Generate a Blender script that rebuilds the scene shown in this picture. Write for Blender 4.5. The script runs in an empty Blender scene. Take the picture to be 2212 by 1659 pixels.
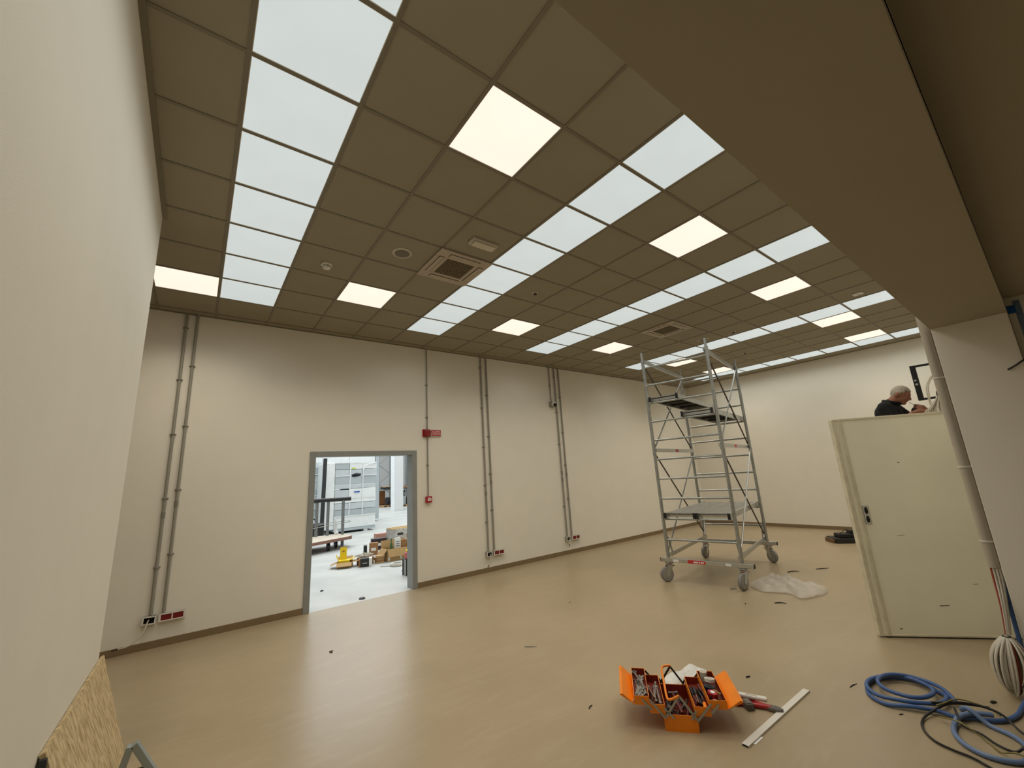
import bpy, bmesh, math, random
from mathutils import Vector, Matrix, Euler
random.seed(7)
S = bpy.context.scene
COL = S.collection
# ------------------------------------------------------------------ camera
CAM = Vector((-0.0318, -5.8068, 1.643))
R0 = Vector((0.79800, -0.59980, -0.05831)); R1 = Vector((0.08592, 0.20895, -0.97414)); R2 = Vector((0.59647, 0.77236, 0.21827))
R2.normalize(); R0 = (R0 - R2 * R0.dot(R2)).normalized(); R1 = R2.cross(R0)
cd = bpy.data.cameras.new('camera'); cam = bpy.data.objects.new('camera', cd); COL.objects.link(cam)
cd.sensor_fit = 'HORIZONTAL'; cd.sensor_width = 36.0; cd.lens = 884.69 / 2212 * 36.0; cd.clip_start = 0.02; cd.clip_end = 200
M = Matrix(((R0.x, -R1.x, -R2.x), (R0.y, -R1.y, -R2.y), (R0.z, -R1.z, -R2.z))).to_4x4()
cam.matrix_world = Matrix.Translation(CAM) @ M
S.camera = cam
# ------------------------------------------------------------------ view, world, large lights
S.view_settings.view_transform = 'Standard'; S.view_settings.look = 'None'
S.view_settings.exposure = 0.0; S.view_settings.gamma = 1.0; S.view_settings.use_curve_mapping = False
w = bpy.data.worlds.new('world'); S.world = w; w.use_nodes = True
w.node_tree.nodes['Background'].inputs[0].default_value = (0.86, 0.93, 1.0, 1); w.node_tree.nodes['Background'].inputs[1].default_value = 0.03
WARM_STRENGTH = 1.12     # LED panels, visible diffuser
WARM_WATT, COOL_WATT = 9.3, 2.35      # light given off by one panel of each kind
WARM_COL, COOL_COL = (1.0, 0.87, 0.70), (0.97, 0.98, 0.92)
COOL_STRENGTH = 0.66      # backlit strips
def area_light(name, loc, sx, sy, power, col):
    l = bpy.data.lights.new(name, 'AREA'); l.shape = 'RECTANGLE'; l.size = sx; l.size_y = sy; l.energy = power; l.color = col
    o = bpy.data.objects.new(name, l); COL.objects.link(o); o.location = loc; return o
def lamp(parent, size, watt, col, spread):
    l = bpy.data.lights.new('lamp', 'AREA'); l.shape = 'SQUARE'; l.size = size; l.energy = watt; l.color = col; l.spread = math.radians(spread)
    o = bpy.data.objects.new('lamp', l); COL.objects.link(o); o.parent = parent; o.location = (0, 0, -0.006); return o
# unseen area lights added under the hall roof to give it cool daylight
area_light('hall_fill_light', (4.5, 8.0, 8.6), 12, 12, 1150, (0.93, 0.97, 1.0))
area_light('hall_fill_light', (7.0, 19.5, 8.6), 14, 9, 1250, (0.93, 0.97, 1.0))

# ------------------------------------------------------------------ materials
def lin(c):
    return tuple(((v / 255) / 12.92 if v / 255 <= 0.04045 else ((v / 255 + 0.055) / 1.055) ** 2.4) for v in c)
MATS = {}
def mat(name, rgb, rough=0.6, metal=0.0, var=0.06, scale=6.0, bump=0.0, bscale=60.0, stretch=None, spec=None, rvar=0.0, alpha=None, trans=None, detail=4.0, coat=0.0):
    if name in MATS: return MATS[name]
    m = bpy.data.materials.new(name); m.use_nodes = True; nt = m.node_tree; b = nt.nodes['Principled BSDF']
    L = lin(rgb)
    tc = nt.nodes.new('ShaderNodeTexCoord'); vec = tc.outputs['Object']
    if stretch:
        mp = nt.nodes.new('ShaderNodeMapping'); mp.inputs['Scale'].default_value = stretch; nt.links.new(vec, mp.inputs['Vector']); vec = mp.outputs['Vector']
    n = nt.nodes.new('ShaderNodeTexNoise'); n.inputs['Scale'].default_value = scale; n.inputs['Detail'].default_value = detail; nt.links.new(vec, n.inputs['Vector'])
    r = nt.nodes.new('ShaderNodeValToRGB'); e = r.color_ramp.elements
    e[0].position = 0.3; e[1].position = 0.7
    e[0].color = tuple(max(0, v * (1 - var)) for v in L) + (1,); e[1].color = tuple(min(1, v * (1 + var)) for v in L) + (1,)
    nt.links.new(n.outputs['Fac'], r.inputs['Fac']); nt.links.new(r.outputs['Color'], b.inputs['Base Color'])
    b.inputs['Roughness'].default_value = rough; b.inputs['Metallic'].default_value = metal
    if spec is not None: b.inputs['Specular IOR Level'].default_value = spec
    if coat: b.inputs['Coat Weight'].default_value = coat; b.inputs['Coat Roughness'].default_value = 0.12
    if rvar:
        mr = nt.nodes.new('ShaderNodeMapRange'); mr.inputs['To Min'].default_value = max(0.02, rough - rvar); mr.inputs['To Max'].default_value = min(1, rough + rvar)
        nt.links.new(n.outputs['Fac'], mr.inputs['Value']); nt.links.new(mr.outputs['Result'], b.inputs['Roughness'])
    if bump:
        n2 = nt.nodes.new('ShaderNodeTexNoise'); n2.inputs['Scale'].default_value = bscale; nt.links.new(vec, n2.inputs['Vector'])
        bp = nt.nodes.new('ShaderNodeBump'); bp.inputs['Strength'].default_value = bump; bp.inputs['Distance'].default_value = 0.01
        nt.links.new(n2.outputs['Fac'], bp.inputs['Height']); nt.links.new(bp.outputs['Normal'], b.inputs['Normal'])
    if alpha is not None: b.inputs['Alpha'].default_value = alpha
    if trans is not None: b.inputs['Transmission Weight'].default_value = trans
    MATS[name] = m; return m
def emit(name, rgb, strength, mix=None):
    m = bpy.data.materials.new(name); m.use_nodes = True; nt = m.node_tree; b = nt.nodes['Principled BSDF']
    b.inputs['Base Color'].default_value = (0.25, 0.25, 0.24, 1); b.inputs['Roughness'].default_value = 0.5
    tc = nt.nodes.new('ShaderNodeTexCoord'); n = nt.nodes.new('ShaderNodeTexNoise'); n.inputs['Scale'].default_value = 1.6; nt.links.new(tc.outputs['Object'], n.inputs['Vector'])
    r = nt.nodes.new('ShaderNodeValToRGB'); e = r.color_ramp.elements; e[0].position = 0.25; e[1].position = 0.75
    e[0].color = tuple(v * 0.93 for v in rgb) + (1,); e[1].color = tuple(rgb) + (1,)
    nt.links.new(n.outputs['Fac'], r.inputs['Fac']); nt.links.new(r.outputs['Color'], b.inputs['Emission Color'])
    b.inputs['Emission Strength'].default_value = strength
    MATS[name] = m; return m

PLASTER = mat('plaster', (232, 227, 214), 0.75, var=0.015, scale=3, bump=0.05, bscale=180)
SOFFIT_SHADED = mat('soffit_shaded_plaster', (168, 158, 136), 0.8, var=0.02, scale=3)  # wall plaster darkened: the soffit's shade is put into its colour
TILE = mat('ceiling_tile', (150, 142, 122), 0.85, var=0.03, scale=2.5, bump=0.06, bscale=260)
TEE = mat('ceiling_tee', (122, 114, 95), 0.5, var=0.02)
BASEB = mat('baseboard', (128, 108, 78), 0.55, var=0.05)
FRAME = mat('door_frame_grey', (142, 145, 142), 0.45, var=0.04)
GALV = mat('galvanised_steel', (165, 168, 165), 0.38, 0.75, var=0.14, scale=14, rvar=0.1)
ALU = mat('aluminium', (188, 190, 186), 0.32, 0.8, var=0.08, scale=10)
DARKST = mat('dark_steel', (58, 60, 62), 0.5, 0.5, var=0.1)
BRACE = mat('brace_steel', (92, 86, 78), 0.4, 0.7, var=0.15, scale=9)
BLACK = mat('black_plastic', (24, 24, 25), 0.45, var=0.1)
BLACKM = mat('black_steel', (18, 17, 18), 0.55, 0.2, var=0.2)
PVC = mat('grey_pvc', (150, 146, 135), 0.45, var=0.03)
PVCD = mat('grey_pvc_clip', (132, 128, 117), 0.5, var=0.03)
WHITEP = mat('white_plastic', (218, 214, 204), 0.4, var=0.02)
OFFW = mat('offwhite_plastic', (190, 182, 165), 0.45, var=0.02)
ACP = mat('air_unit_plastic', (176, 162, 142), 0.45, var=0.02)
REDP = mat('red_plastic', (168, 22, 26), 0.4, var=0.08)
DRED = mat('dark_red_cover', (112, 14, 20), 0.35, var=0.1)
DARKH = mat('dark_hollow', (22, 20, 17), 0.9, var=0.1)
ORANGE = mat('orange_enamel', (240, 134, 10), 0.38, var=0.06, scale=12)
TRAYR = mat('dark_red_enamel', (120, 34, 12), 0.5, var=0.15, scale=20)
CHROME = mat('chrome', (215, 215, 215), 0.16, 0.95, var=0.05)
STEELT = mat('tool_steel', (120, 116, 112), 0.35, 0.85, var=0.2, scale=30)
RUBBER = mat('grey_rubber', (128, 126, 122), 0.7, var=0.08)
WOODDK = mat('deck_plywood', (146, 144, 136), 0.7, var=0.2, scale=8, stretch=(1, 6, 1), bump=0.1)
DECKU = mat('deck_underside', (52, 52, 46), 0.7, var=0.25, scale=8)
BLUEC = mat('blue_cable', (66, 96, 148), 0.45, var=0.08)
WHITEC = mat('white_cable', (205, 198, 182), 0.5, var=0.04)
REDC = mat('red_cable', (150, 62, 48), 0.5, var=0.06)
BLACKC = mat('black_cable', (34, 32, 32), 0.5, var=0.1)
GREENY = mat('yellow_green_cable', (128, 118, 60), 0.5, var=0.3, scale=30)
CARD = mat('cardboard', (186, 152, 104), 0.85, var=0.06, scale=8)
CARDD = mat('brown_cardboard', (158, 116, 78), 0.85, var=0.08, scale=8)
YELLOW = mat('yellow_card', (240, 210, 30), 0.6, var=0.06)
CONC = mat('concrete_floor', (192, 194, 190), 0.55, var=0.13, scale=1.4, rvar=0.12, detail=8)
WHALL = mat('hall_wall', (205, 206, 204), 0.8, var=0.03)
GREYP = mat('grey_insulation', (200, 208, 211), 0.6, var=0.05, scale=3)
GREYP2 = mat('grey_insulation_dark', (180, 190, 194), 0.6, var=0.05, scale=3)
FILM = mat('white_film', (240, 244, 245), 0.35, var=0.04, scale=5)
SKIN = mat('skin', (146, 96, 72), 0.55, var=0.06, scale=20)
HAIR = mat('grey_hair', (170, 160, 146), 0.8, var=0.3, scale=60)
SHIRT = mat('black_shirt', (9, 9, 13), 0.9, var=0.2, scale=20)
TROUS = mat('dark_trousers', (38, 40, 48), 0.9, var=0.15, scale=20)
SHOE = mat('shoe_leather', (36, 30, 26), 0.6, var=0.1)
DOORL = mat('door_leaf_enamel', (238, 234, 214), 0.2, var=0.04, scale=2.2, bump=0.25, bscale=3.0)
DOORE = mat('door_leaf_edge', (214, 206, 180), 0.5, var=0.12, scale=10)
TAPE = mat('blue_tape', (24, 92, 176), 0.6, var=0.1, scale=14)
PAPERW = mat('white_paper', (232, 232, 228), 0.7, var=0.02)
PALLET = mat('pallet_wood', (176, 140, 98), 0.8, var=0.15, scale=10, stretch=(8, 1, 1))
BATTEN = mat('batten_wood', (222, 190, 138), 0.75, var=0.1, scale=10, stretch=(1, 8, 1))
RUSTD = mat('rusty_deck_edge', (140, 104, 92), 0.8, var=0.2, scale=9)
PINK = mat('pink_plastic', (200, 110, 112), 0.5, var=0.06)
PLASTIC_SHEET = mat('clear_plastic_sheet', (228, 222, 212), 0.3, var=0.05, scale=14, alpha=0.27, bump=0.4, bscale=22)
BAGM = mat('white_plastic_bag', (232, 230, 224), 0.35, var=0.03, alpha=0.85, bump=0.4, bscale=30)
COOLP = emit('cool_backlit_panel', (0.86, 0.945, 0.935), COOL_STRENGTH)
WARMP = emit('warm_led_panel', (0.97, 0.83, 0.70), WARM_STRENGTH)

def floor_mat():
    m = bpy.data.materials.new('beige_resin_floor'); m.use_nodes = True; nt = m.node_tree; b = nt.nodes['Principled BSDF']
    tc = nt.nodes.new('ShaderNodeTexCoord')
    n = nt.nodes.new('ShaderNodeTexNoise'); n.inputs['Scale'].default_value = 0.8; n.inputs['Detail'].default_value = 6; nt.links.new(tc.outputs['Object'], n.inputs['Vector'])
    r = nt.nodes.new('ShaderNodeValToRGB'); e = r.color_ramp.elements; e[0].position = 0.3; e[1].position = 0.72
    e[0].color = lin((158, 141, 113)) + (1,); e[1].color = lin((171, 153, 124)) + (1,)
    nt.links.new(n.outputs['Fac'], r.inputs['Fac'])
    # dusty smears
    mp = nt.nodes.new('ShaderNodeMapping'); mp.inputs['Scale'].default_value = (1.4, 5.0, 1); mp.inputs['Rotation'].default_value = (0, 0, 0.5); nt.links.new(tc.outputs['Object'], mp.inputs['Vector'])
    n3 = nt.nodes.new('ShaderNodeTexNoise'); n3.inputs['Scale'].default_value = 1.5; n3.inputs['Detail'].default_value = 8; n3.inputs['Roughness'].default_value = 0.7; nt.links.new(mp.outputs['Vector'], n3.inputs['Vector'])
    r3 = nt.nodes.new('ShaderNodeValToRGB'); r3.color_ramp.elements[0].position = 0.5; r3.color_ramp.elements[1].position = 0.8
    r3.color_ramp.elements[0].color = (0, 0, 0, 1); r3.color_ramp.elements[1].color = (0.28, 0.28, 0.28, 1); nt.links.new(n3.outputs['Fac'], r3.inputs['Fac'])
    mx = nt.nodes.new('ShaderNodeMixRGB'); nt.links.new(r3.outputs['Color'], mx.inputs['Fac']); nt.links.new(r.outputs['Color'], mx.inputs['Color1']); mx.inputs['Color2'].default_value = lin((196, 182, 158)) + (1,)
    nt.links.new(mx.outputs['Color'], b.inputs['Base Color'])
    mr = nt.nodes.new('ShaderNodeMapRange'); mr.inputs['To Min'].default_value = 0.285; mr.inputs['To Max'].default_value = 0.36; nt.links.new(n.outputs['Fac'], mr.inputs['Value']); nt.links.new(mr.outputs['Result'], b.inputs['Roughness'])
    n2 = nt.nodes.new('ShaderNodeTexNoise'); n2.inputs['Scale'].default_value = 5.0; n2.inputs['Detail'].default_value = 3; nt.links.new(tc.outputs['Object'], n2.inputs['Vector'])
    bp = nt.nodes.new('ShaderNodeBump'); bp.inputs['Strength'].default_value = 0.10; bp.inputs['Distance'].default_value = 0.02; nt.links.new(n2.outputs['Fac'], bp.inputs['Height']); nt.links.new(bp.outputs['Normal'], b.inputs['Normal'])
    b.inputs['Specular IOR Level'].default_value = 0.45
    return m
FLOORM = floor_mat()
def osb_mat():
    m = bpy.data.materials.new('strand_board'); m.use_nodes = True; nt = m.node_tree; b = nt.nodes['Principled BSDF']
    tc = nt.nodes.new('ShaderNodeTexCoord'); mp = nt.nodes.new('ShaderNodeMapping'); mp.inputs['Scale'].default_value = (40, 40, 7); nt.links.new(tc.outputs['Object'], mp.inputs['Vector'])
    v = nt.nodes.new('ShaderNodeTexNoise'); v.inputs['Scale'].default_value = 1.0; v.inputs['Detail'].default_value = 5; v.inputs['Distortion'].default_value = 0.6; nt.links.new(mp.outputs['Vector'], v.inputs['Vector'])
    r = nt.nodes.new('ShaderNodeValToRGB'); e = r.color_ramp.elements; e[0].position = 0.32; e[1].position = 0.62
    e[0].color = lin((158, 132, 90)) + (1,); e[1].color = lin((210, 188, 146)) + (1,); nt.links.new(v.outputs['Fac'], r.inputs['Fac']); nt.links.new(r.outputs['Color'], b.inputs['Base Color'])
    b.inputs['Roughness'].default_value = 0.75
    bp = nt.nodes.new('ShaderNodeBump'); bp.inputs['Strength'].default_value = 0.3; bp.inputs['Distance'].default_value = 0.004; nt.links.new(v.outputs['Fac'], bp.inputs['Height']); nt.links.new(bp.outputs['Normal'], b.inputs['Normal'])
    return m
OSB = osb_mat()

# ------------------------------------------------------------------ geometry helpers
class MB:
    def __init__(s): s.v = []; s.f = []
    def add(s, vs, fs):
        o = len(s.v); s.v += [tuple(x) for x in vs]; s.f += [tuple(i + o for i in f) for f in fs]; return s
    def box(s, a, b, mtx=None):
        x0, y0, z0 = a; x1, y1, z1 = b
        vs = [Vector(p) for p in ((x0,y0,z0),(x1,y0,z0),(x1,y1,z0),(x0,y1,z0),(x0,y0,z1),(x1,y0,z1),(x1,y1,z1),(x0,y1,z1))]
        if mtx: vs = [mtx @ p for p in vs]
        return s.add(vs, [(0,3,2,1),(4,5,6,7),(0,1,5,4),(1,2,6,5),(2,3,7,6),(3,0,4,7)])
    def cbox(s, c, d, mtx=None):
        return s.box([c[i] - d[i] / 2 for i in range(3)], [c[i] + d[i] / 2 for i in range(3)], mtx)
    def bar(s, p0, p1, w, h, up=(0, 0, 1)):
        p0 = Vector(p0); p1 = Vector(p1); d = (p1 - p0); L = d.length; d.normalize(); u = Vector(up)
        x = d.cross(u)
        if x.length < 1e-4: x = d.cross(Vector((1, 0, 0)))
        x.normalize(); u = x.cross(d)
        m = Matrix(((x.x, d.x, u.x, p0.x), (x.y, d.y, u.y, p0.y), (x.z, d.z, u.z, p0.z), (0, 0, 0, 1)))
        return s.box((-w / 2, 0, -h / 2), (w / 2, L, h / 2), m)
    def tube(s, pts, r, n=8, closed=False, caps=True):
        pts = [Vector(p) for p in pts]; N = len(pts); rs = r if isinstance(r, (list, tuple)) else [r] * N
        t0 = (pts[1] - pts[0]).normalized(); ref = Vector((0, 0, 1)) if abs(t0.z) < 0.9 else Vector((1, 0, 0))
        nrm = t0.cross(ref).normalized(); vs = []
        for i, p in enumerate(pts):
            if closed: t = (pts[(i + 1) % N] - pts[i - 1]).normalized()
            else: t = (pts[min(i + 1, N - 1)] - pts[max(i - 1, 0)]).normalized()
            nrm = (nrm - t * nrm.dot(t)); nrm = nrm.normalized() if nrm.length > 1e-6 else t.cross(Vector((0.3, 0.5, 0.8))).normalized()
            b = t.cross(nrm)
            for k in range(n):
                a = 2 * math.pi * k / n; vs.append(p + (nrm * math.cos(a) + b * math.sin(a)) * rs[i])
        fs = []
        for i in range(N if closed else N - 1):
            j = (i + 1) % N
            for k in range(n): fs.append((i * n + k, i * n + (k + 1) % n, j * n + (k + 1) % n, j * n + k))
        if caps and not closed: fs.append(tuple(range(n))[::-1]); fs.append(tuple((N - 1) * n + k for k in range(n)))
        return s.add(vs, fs)
    def cyl(s, p0, p1, r, n=16, r1=None): return s.tube([p0, p1], [r, r if r1 is None else r1], n)
    def lathe(s, prof, n=24, mtx=None):
        vs = []; N = len(prof)
        for r, z in prof:
            for k in range(n):
                a = 2 * math.pi * k / n; p = Vector((r * math.cos(a), r * math.sin(a), z)); vs.append(mtx @ p if mtx else p)
        fs = [(i * n + k, i * n + (k + 1) % n, (i + 1) * n + (k + 1) % n, (i + 1) * n + k) for i in range(N - 1) for k in range(n)]
        fs.append(tuple(range(n))[::-1]); fs.append(tuple((N - 1) * n + k for k in range(n)))
        return s.add(vs, fs)
    def torus(s, c, R, r, axis='z', n=24, m=8):
        pts = []
        for k in range(n):
            a = 2 * math.pi * k / n; u, v = R * math.cos(a), R * math.sin(a)
            pts.append(Vector(c) + Vector({'z': (u, v, 0), 'x': (0, u, v), 'y': (u, 0, v)}[axis]))
        return s.tube(pts, r, m, closed=True)
    def ell(s, c, r, nu=16, nv=10, mtx=None):
        c = Vector(c); vs = [c + Vector((0, 0, -r[2]))]
        for j in range(1, nv):
            t = math.pi * j / nv - math.pi / 2
            for k in range(nu):
                a = 2 * math.pi * k / nu; vs.append(c + Vector((r[0] * math.cos(t) * math.cos(a), r[1] * math.cos(t) * math.sin(a), r[2] * math.sin(t))))
        vs.append(c + Vector((0, 0, r[2])))
        if mtx: vs = [mtx @ p for p in vs]
        fs = [(0, 1 + (k + 1) % nu, 1 + k) for k in range(nu)]
        for j in range(nv - 2):
            for k in range(nu):
                a = 1 + j * nu; fs.append((a + k, a + (k + 1) % nu, a + nu + (k + 1) % nu, a + nu + k))
        t = len(vs) - 1; a = 1 + (nv - 2) * nu; fs += [(a + k, a + (k + 1) % nu, t) for k in range(nu)]
        return s.add(vs, fs)
    def prism(s, poly, h, mtx=None):
        n = len(poly); vs = [Vector((x, y, 0)) for x, y in poly] + [Vector((x, y, h)) for x, y in poly]
        if mtx: vs = [mtx @ p for p in vs]
        fs = [tuple(range(n))[::-1], tuple(range(n, 2 * n))] + [(i, (i + 1) % n, (i + 1) % n + n, i + n) for i in range(n)]
        return s.add(vs, fs)
    def build(s, name, m, parent=None, smooth=30, bevel=0, loc=None):
        me = bpy.data.meshes.new(name); me.from_pydata([tuple(x) for x in s.v], [], s.f); me.update()
        o = bpy.data.objects.new(name, me); COL.objects.link(o); me.materials.append(m)
        if smooth:
            for p in me.polygons: p.use_smooth = True
            me.set_sharp_from_angle(angle=math.radians(smooth))
        if parent: o.parent = parent
        if loc: o.location = loc
        if bevel:
            bm = o.modifiers.new('bevel', 'BEVEL'); bm.width = bevel; bm.segments = 2; bm.limit_method = 'ANGLE'
        return o
def tag(o, label, cat, group=None):
    o['label'] = label; o['category'] = cat
    if group: o['group'] = group
    return o
def thing(name, label, cat, loc=(0, 0, 0), rz=0, group=None):
    o = bpy.data.objects.new(name, None); COL.objects.link(o); o.location = loc; o.rotation_euler = (0, 0, rz); o.empty_display_size = 0.1
    return tag(o, label, cat, group)
def struct(o):
    o['kind'] = 'structure'; return o
def sempty(name, loc=(0, 0, 0)):
    o = bpy.data.objects.new(name, None); COL.objects.link(o); o.location = loc; return struct(o)
def share(name, src, parent=None, loc=(0, 0, 0), rot=None, scale=None):
    o = bpy.data.objects.new(name, src.data); COL.objects.link(o); o.parent = parent; o.location = loc
    if rot: o.rotation_euler = rot
    if scale: o.scale = scale
    return o
def smooth_path(pts, sub=6, closed=False):
    P = [Vector(p) for p in pts]; n = len(P); out = []
    rng = range(n) if closed else range(n - 1)
    for i in rng:
        if closed: p0, p1, p2, p3 = P[i - 1], P[i], P[(i + 1) % n], P[(i + 2) % n]
        else: p0, p1, p2, p3 = P[max(i - 1, 0)], P[i], P[i + 1], P[min(i + 2, n - 1)]
        for k in range(sub):
            t = k / sub
            out.append(0.5 * ((2 * p1) + (p2 - p0) * t + (2 * p0 - 5 * p1 + 4 * p2 - p3) * t * t + (3 * p1 - p0 - 3 * p2 + p3) * t ** 3))
    if not closed: out.append(P[-1])
    return out
def text_mesh(name, body, size, m, parent, loc, rot, extrude=0.0006, align='CENTER', sx=1.0):
    c = bpy.data.curves.new(name, 'FONT'); c.body = body; c.size = size; c.extrude = extrude; c.align_x = align; c.align_y = 'CENTER'; c.space_line = 0.9
    t = bpy.data.objects.new(name + '_tmp', c); COL.objects.link(t)
    dg = bpy.context.evaluated_depsgraph_get(); me = bpy.data.meshes.new_from_object(t.evaluated_get(dg))
    bpy.data.objects.remove(t); bpy.data.curves.remove(c)
    o = bpy.data.objects.new(name, me); COL.objects.link(o); me.materials.clear(); me.materials.append(m); o.parent = parent; o.location = loc; o.rotation_euler = rot; o.scale = (sx, 1, 1)
    return o

# ================================================================== THE ROOM
CZ = 3.98; YA = 0.755; XB = 11.83; XL = -0.452; YL = -1.58; XC = 4.56; YD = -5.375; YD2 = -5.775; ZL = 2.6
struct(MB().box((-3.2, -9.2, -0.12), (12.2, YA, 0)).build('floor', FLOORM, smooth=0))
# wall with the doorway (back)
wb = MB()
wb.box((-3.2, YA, -0.12), (1.30, YA + 0.2, 8.9)).box((2.87, YA, -0.12), (9.56, YA + 0.2, 8.9)).box((1.30, YA, 2.12), (2.87, YA + 0.2, 8.9)).box((9.56, YA + 0.03, -0.12), (12.2, YA + 0.2, 8.9))
struct(wb.build('wall_back', PLASTER, smooth=0))
struct(MB().box((XB, -9.2, -0.12), (12.2, YA + 0.03, 4.4)).build('wall_right', PLASTER, smooth=0))
struct(MB().box((-1.2, -9.2, 0), (XL, YL, 4.4)).build('wall_left', PLASTER, smooth=0, bevel=0.006))
struct(MB().box((-3.4, YL - 0.3, -0.12), (-3.2, YA + 0.2, 4.4)).build('wall_far_left', PLASTER, smooth=0))
struct(MB().box((-3.2, YL - 0.3, 0), (-1.2, YL, 4.4)).build('wall_side', PLASTER, smooth=0))
# front wall: head over the wide opening, and the jamb block on the right
wf = MB()
wf.box((XL, YD2, ZL), (XC, YD, 4.4)).box((XC, YD2, 0), (XB, YD, 4.4))
struct(wf.build('wall_front', PLASTER, smooth=0, bevel=0.004))
struct(MB().box((XL, YD2 - 0.001, ZL - 0.012), (XC, YD + 0.001, ZL)).build('trim_soffit_shade', SOFFIT_SHADED, smooth=0))  # thin sheet added to carry the soffit's painted shade
# room behind the camera: lower second head, side and back
struct(MB().box((XL, -9.2, 2.71), (4.9, YD2 - 0.002, 2.95)).build('ceiling_rear_room', SOFFIT_SHADED, smooth=0))
struct(MB().box((4.65, -9.2, 0), (4.9, YD2 - 0.002, 2.71)).build('wall_rear_room', PLASTER, smooth=0))
struct(MB().box((-1.2, -9.4, -0.12), (12.2, -9.2, 4.4)).build('wall_rear', PLASTER, smooth=0))
struct(MB().box((-3.4, -9.4, 4.4), (12.2, YA, 4.5)).build('ceiling_blocker', SOFFIT_SHADED, smooth=0))  # unseen slab added above the tiles to block world light
# baseboards
def baseboard(name, a, b): struct(MB().box(a, b).build(name, BASEB, smooth=0, bevel=0.002))
baseboard('baseboard_back', (-3.2, YA - 0.012, 0), (1.262, YA, 0.078))
baseboard('baseboard_back_right', (2.905, YA - 0.012, 0), (9.565, YA, 0.078))
baseboard('baseboard_back_corner', (9.566, YA + 0.018, 0), (XB, YA + 0.03, 0.078))
baseboard('baseboard_right', (XB - 0.012, YD, 0), (XB, YA + 0.018, 0.078))
# door frame
d1 = sempty('door_1', (0, YA, 0))
MB().box((1.262, -0.018, 0), (1.342, 0.21, 2.155)).build('jamb', FRAME, d1, 0, 0.004)
MB().box((2.828, -0.018, 0), (2.908, 0.21, 2.155)).build('jamb', FRAME, d1, 0, 0.004)
MB().box((1.342, -0.018, 2.082), (2.828, 0.21, 2.155)).build('frame_head', FRAME, d1, 0, 0.004)

# ------------------------------------------------------------------ ceiling
ceil = sempty('ceiling', (0, 0, CZ))
G = 0.6; C0, C1, RR0, RR1 = -5, 20, -2, 9
strips = [0, 4, 8, 13, 18]
warm = {(-1, 0), (2, 1), (2, 6), (6, 1), (6, 6), (10, 1), (10, 6), (14, 1), (14, 6), (17, 1), (17, 6)}
acs = {(3, 3), (10, 3)}
tmesh = None
for c in range(C0, C1):
    for r in range(RR0, RR1):
        if (c, r) in warm or (c, r) in acs or (c in strips and 0 <= r <= 8): continue
        x0, x1, y0, y1 = c * G, (c + 1) * G, -(r + 1) * G, -r * G
        x0 = max(x0, -3.2); x1 = min(x1, XB); y1 = min(y1, YA if c < 15 else YA + 0.02); y0 = max(y0, YD)
        if c <= -1 and y0 < YL - 0.05:
            if c == -1: x0 = max(x0, XL) if r >= 3 else x0
            elif r >= 3: continue
            else: y0 = max(y0, YL)
        if x1 - x0 < 0.02 or y1 - y0 < 0.02: continue
        if abs(x1 - x0 - G) < 1e-6 and abs(y1 - y0 - G) < 1e-6:
            if tmesh is None:
                tmesh = MB().prism([(-.294, -.294), (.294, -.294), (.294, .294), (-.294, .294)], 0.018).build('ceiling_tile', TILE, ceil, 0)
                tmesh.location = ((x0 + x1) / 2, (y0 + y1) / 2, 0)
            else: share('ceiling_tile', tmesh, ceil, ((x0 + x1) / 2, (y0 + y1) / 2, 0))
        else:
            MB().box((x0 + 0.004, y0 + 0.004, 0), (x1 - 0.004, y1 - 0.004, 0.018)).build('ceiling_tile', TILE, ceil, 0)
for c in range(C0, C1):
    x = c * G
    ya = YA if x < 9.5 else YA + 0.03
    yb = YD if x > XL else YL
    MB().box((x - 0.012, yb, -0.006), (x + 0.012, ya, 0.001)).build('grid_bar', TEE, ceil, 0)
for r in range(RR0 + 1, RR1):
    y = -r * G
    xa = XL if y < YL else -3.2
    MB().box((xa, y - 0.012, -0.0055), (XB, y + 0.012, 0.001)).build('grid_bar', TEE, ceil, 0)
def trim(n, a, b): struct(MB().box(a, b).build(n, TEE, smooth=0))
trim('trim_1', (-3.2, YA - 0.024, CZ - 0.01), (9.56, YA, CZ)); trim('trim_2', (XB - 0.024, YD, CZ - 0.01), (XB, YA, CZ)); trim('trim_3', (XL, YD, CZ - 0.012), (XL + 0.03, YL, CZ))
trim('trim_4', (9.56, YA + 0.006, CZ - 0.01), (XB - 0.024, YA + 0.03, CZ))

ORD = ['first', 'second', 'third', 'fourth', 'fifth', 'sixth', 'seventh', 'eighth', 'ninth', 'tenth']
SN = ['leftmost', 'second', 'third', 'fourth', 'farthest']
def light_panel(c, r, m, name, label, group, protos={}):
    t = thing(name, label, 'light panel', ((c + .5) * G, -(r + .5) * G, CZ), 0, group)
    k = m.name
    if k not in protos:
        f = MB(); a, b = 0.296, 0.284
        for (p, q) in (((-a, -a), (a, -b)), ((-a, b), (a, a)), ((-a, -b), (-b, b)), ((b, -b), (a, b))): f.box((p[0], p[1], -0.003), (q[0], q[1], 0.02))
        fo = f.build('frame', WHITEP, t, 0)
        di = MB().box((-b, -b, 0.001), (b, b, 0.012)).build('diffuser', m, t, 0)
        protos[k] = (fo, di)
    else:
        for nm, p in zip(('frame', 'diffuser'), protos[k]): share(nm, p, t)
    if m is WARMP: lamp(t, 0.55, WARM_WATT, WARM_COL, 130)
    else: lamp(t, 0.55, COOL_WATT, COOL_COL, 150)
for i, c in enumerate(strips):
    for r in range(0, 9):
        light_panel(c, r, COOLP, 'light_panel', f'cool white ceiling light panel, {ORD[r]} from the doorway wall, in the {SN[i]} strip', 'cool white panels in ceiling strips')
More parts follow.
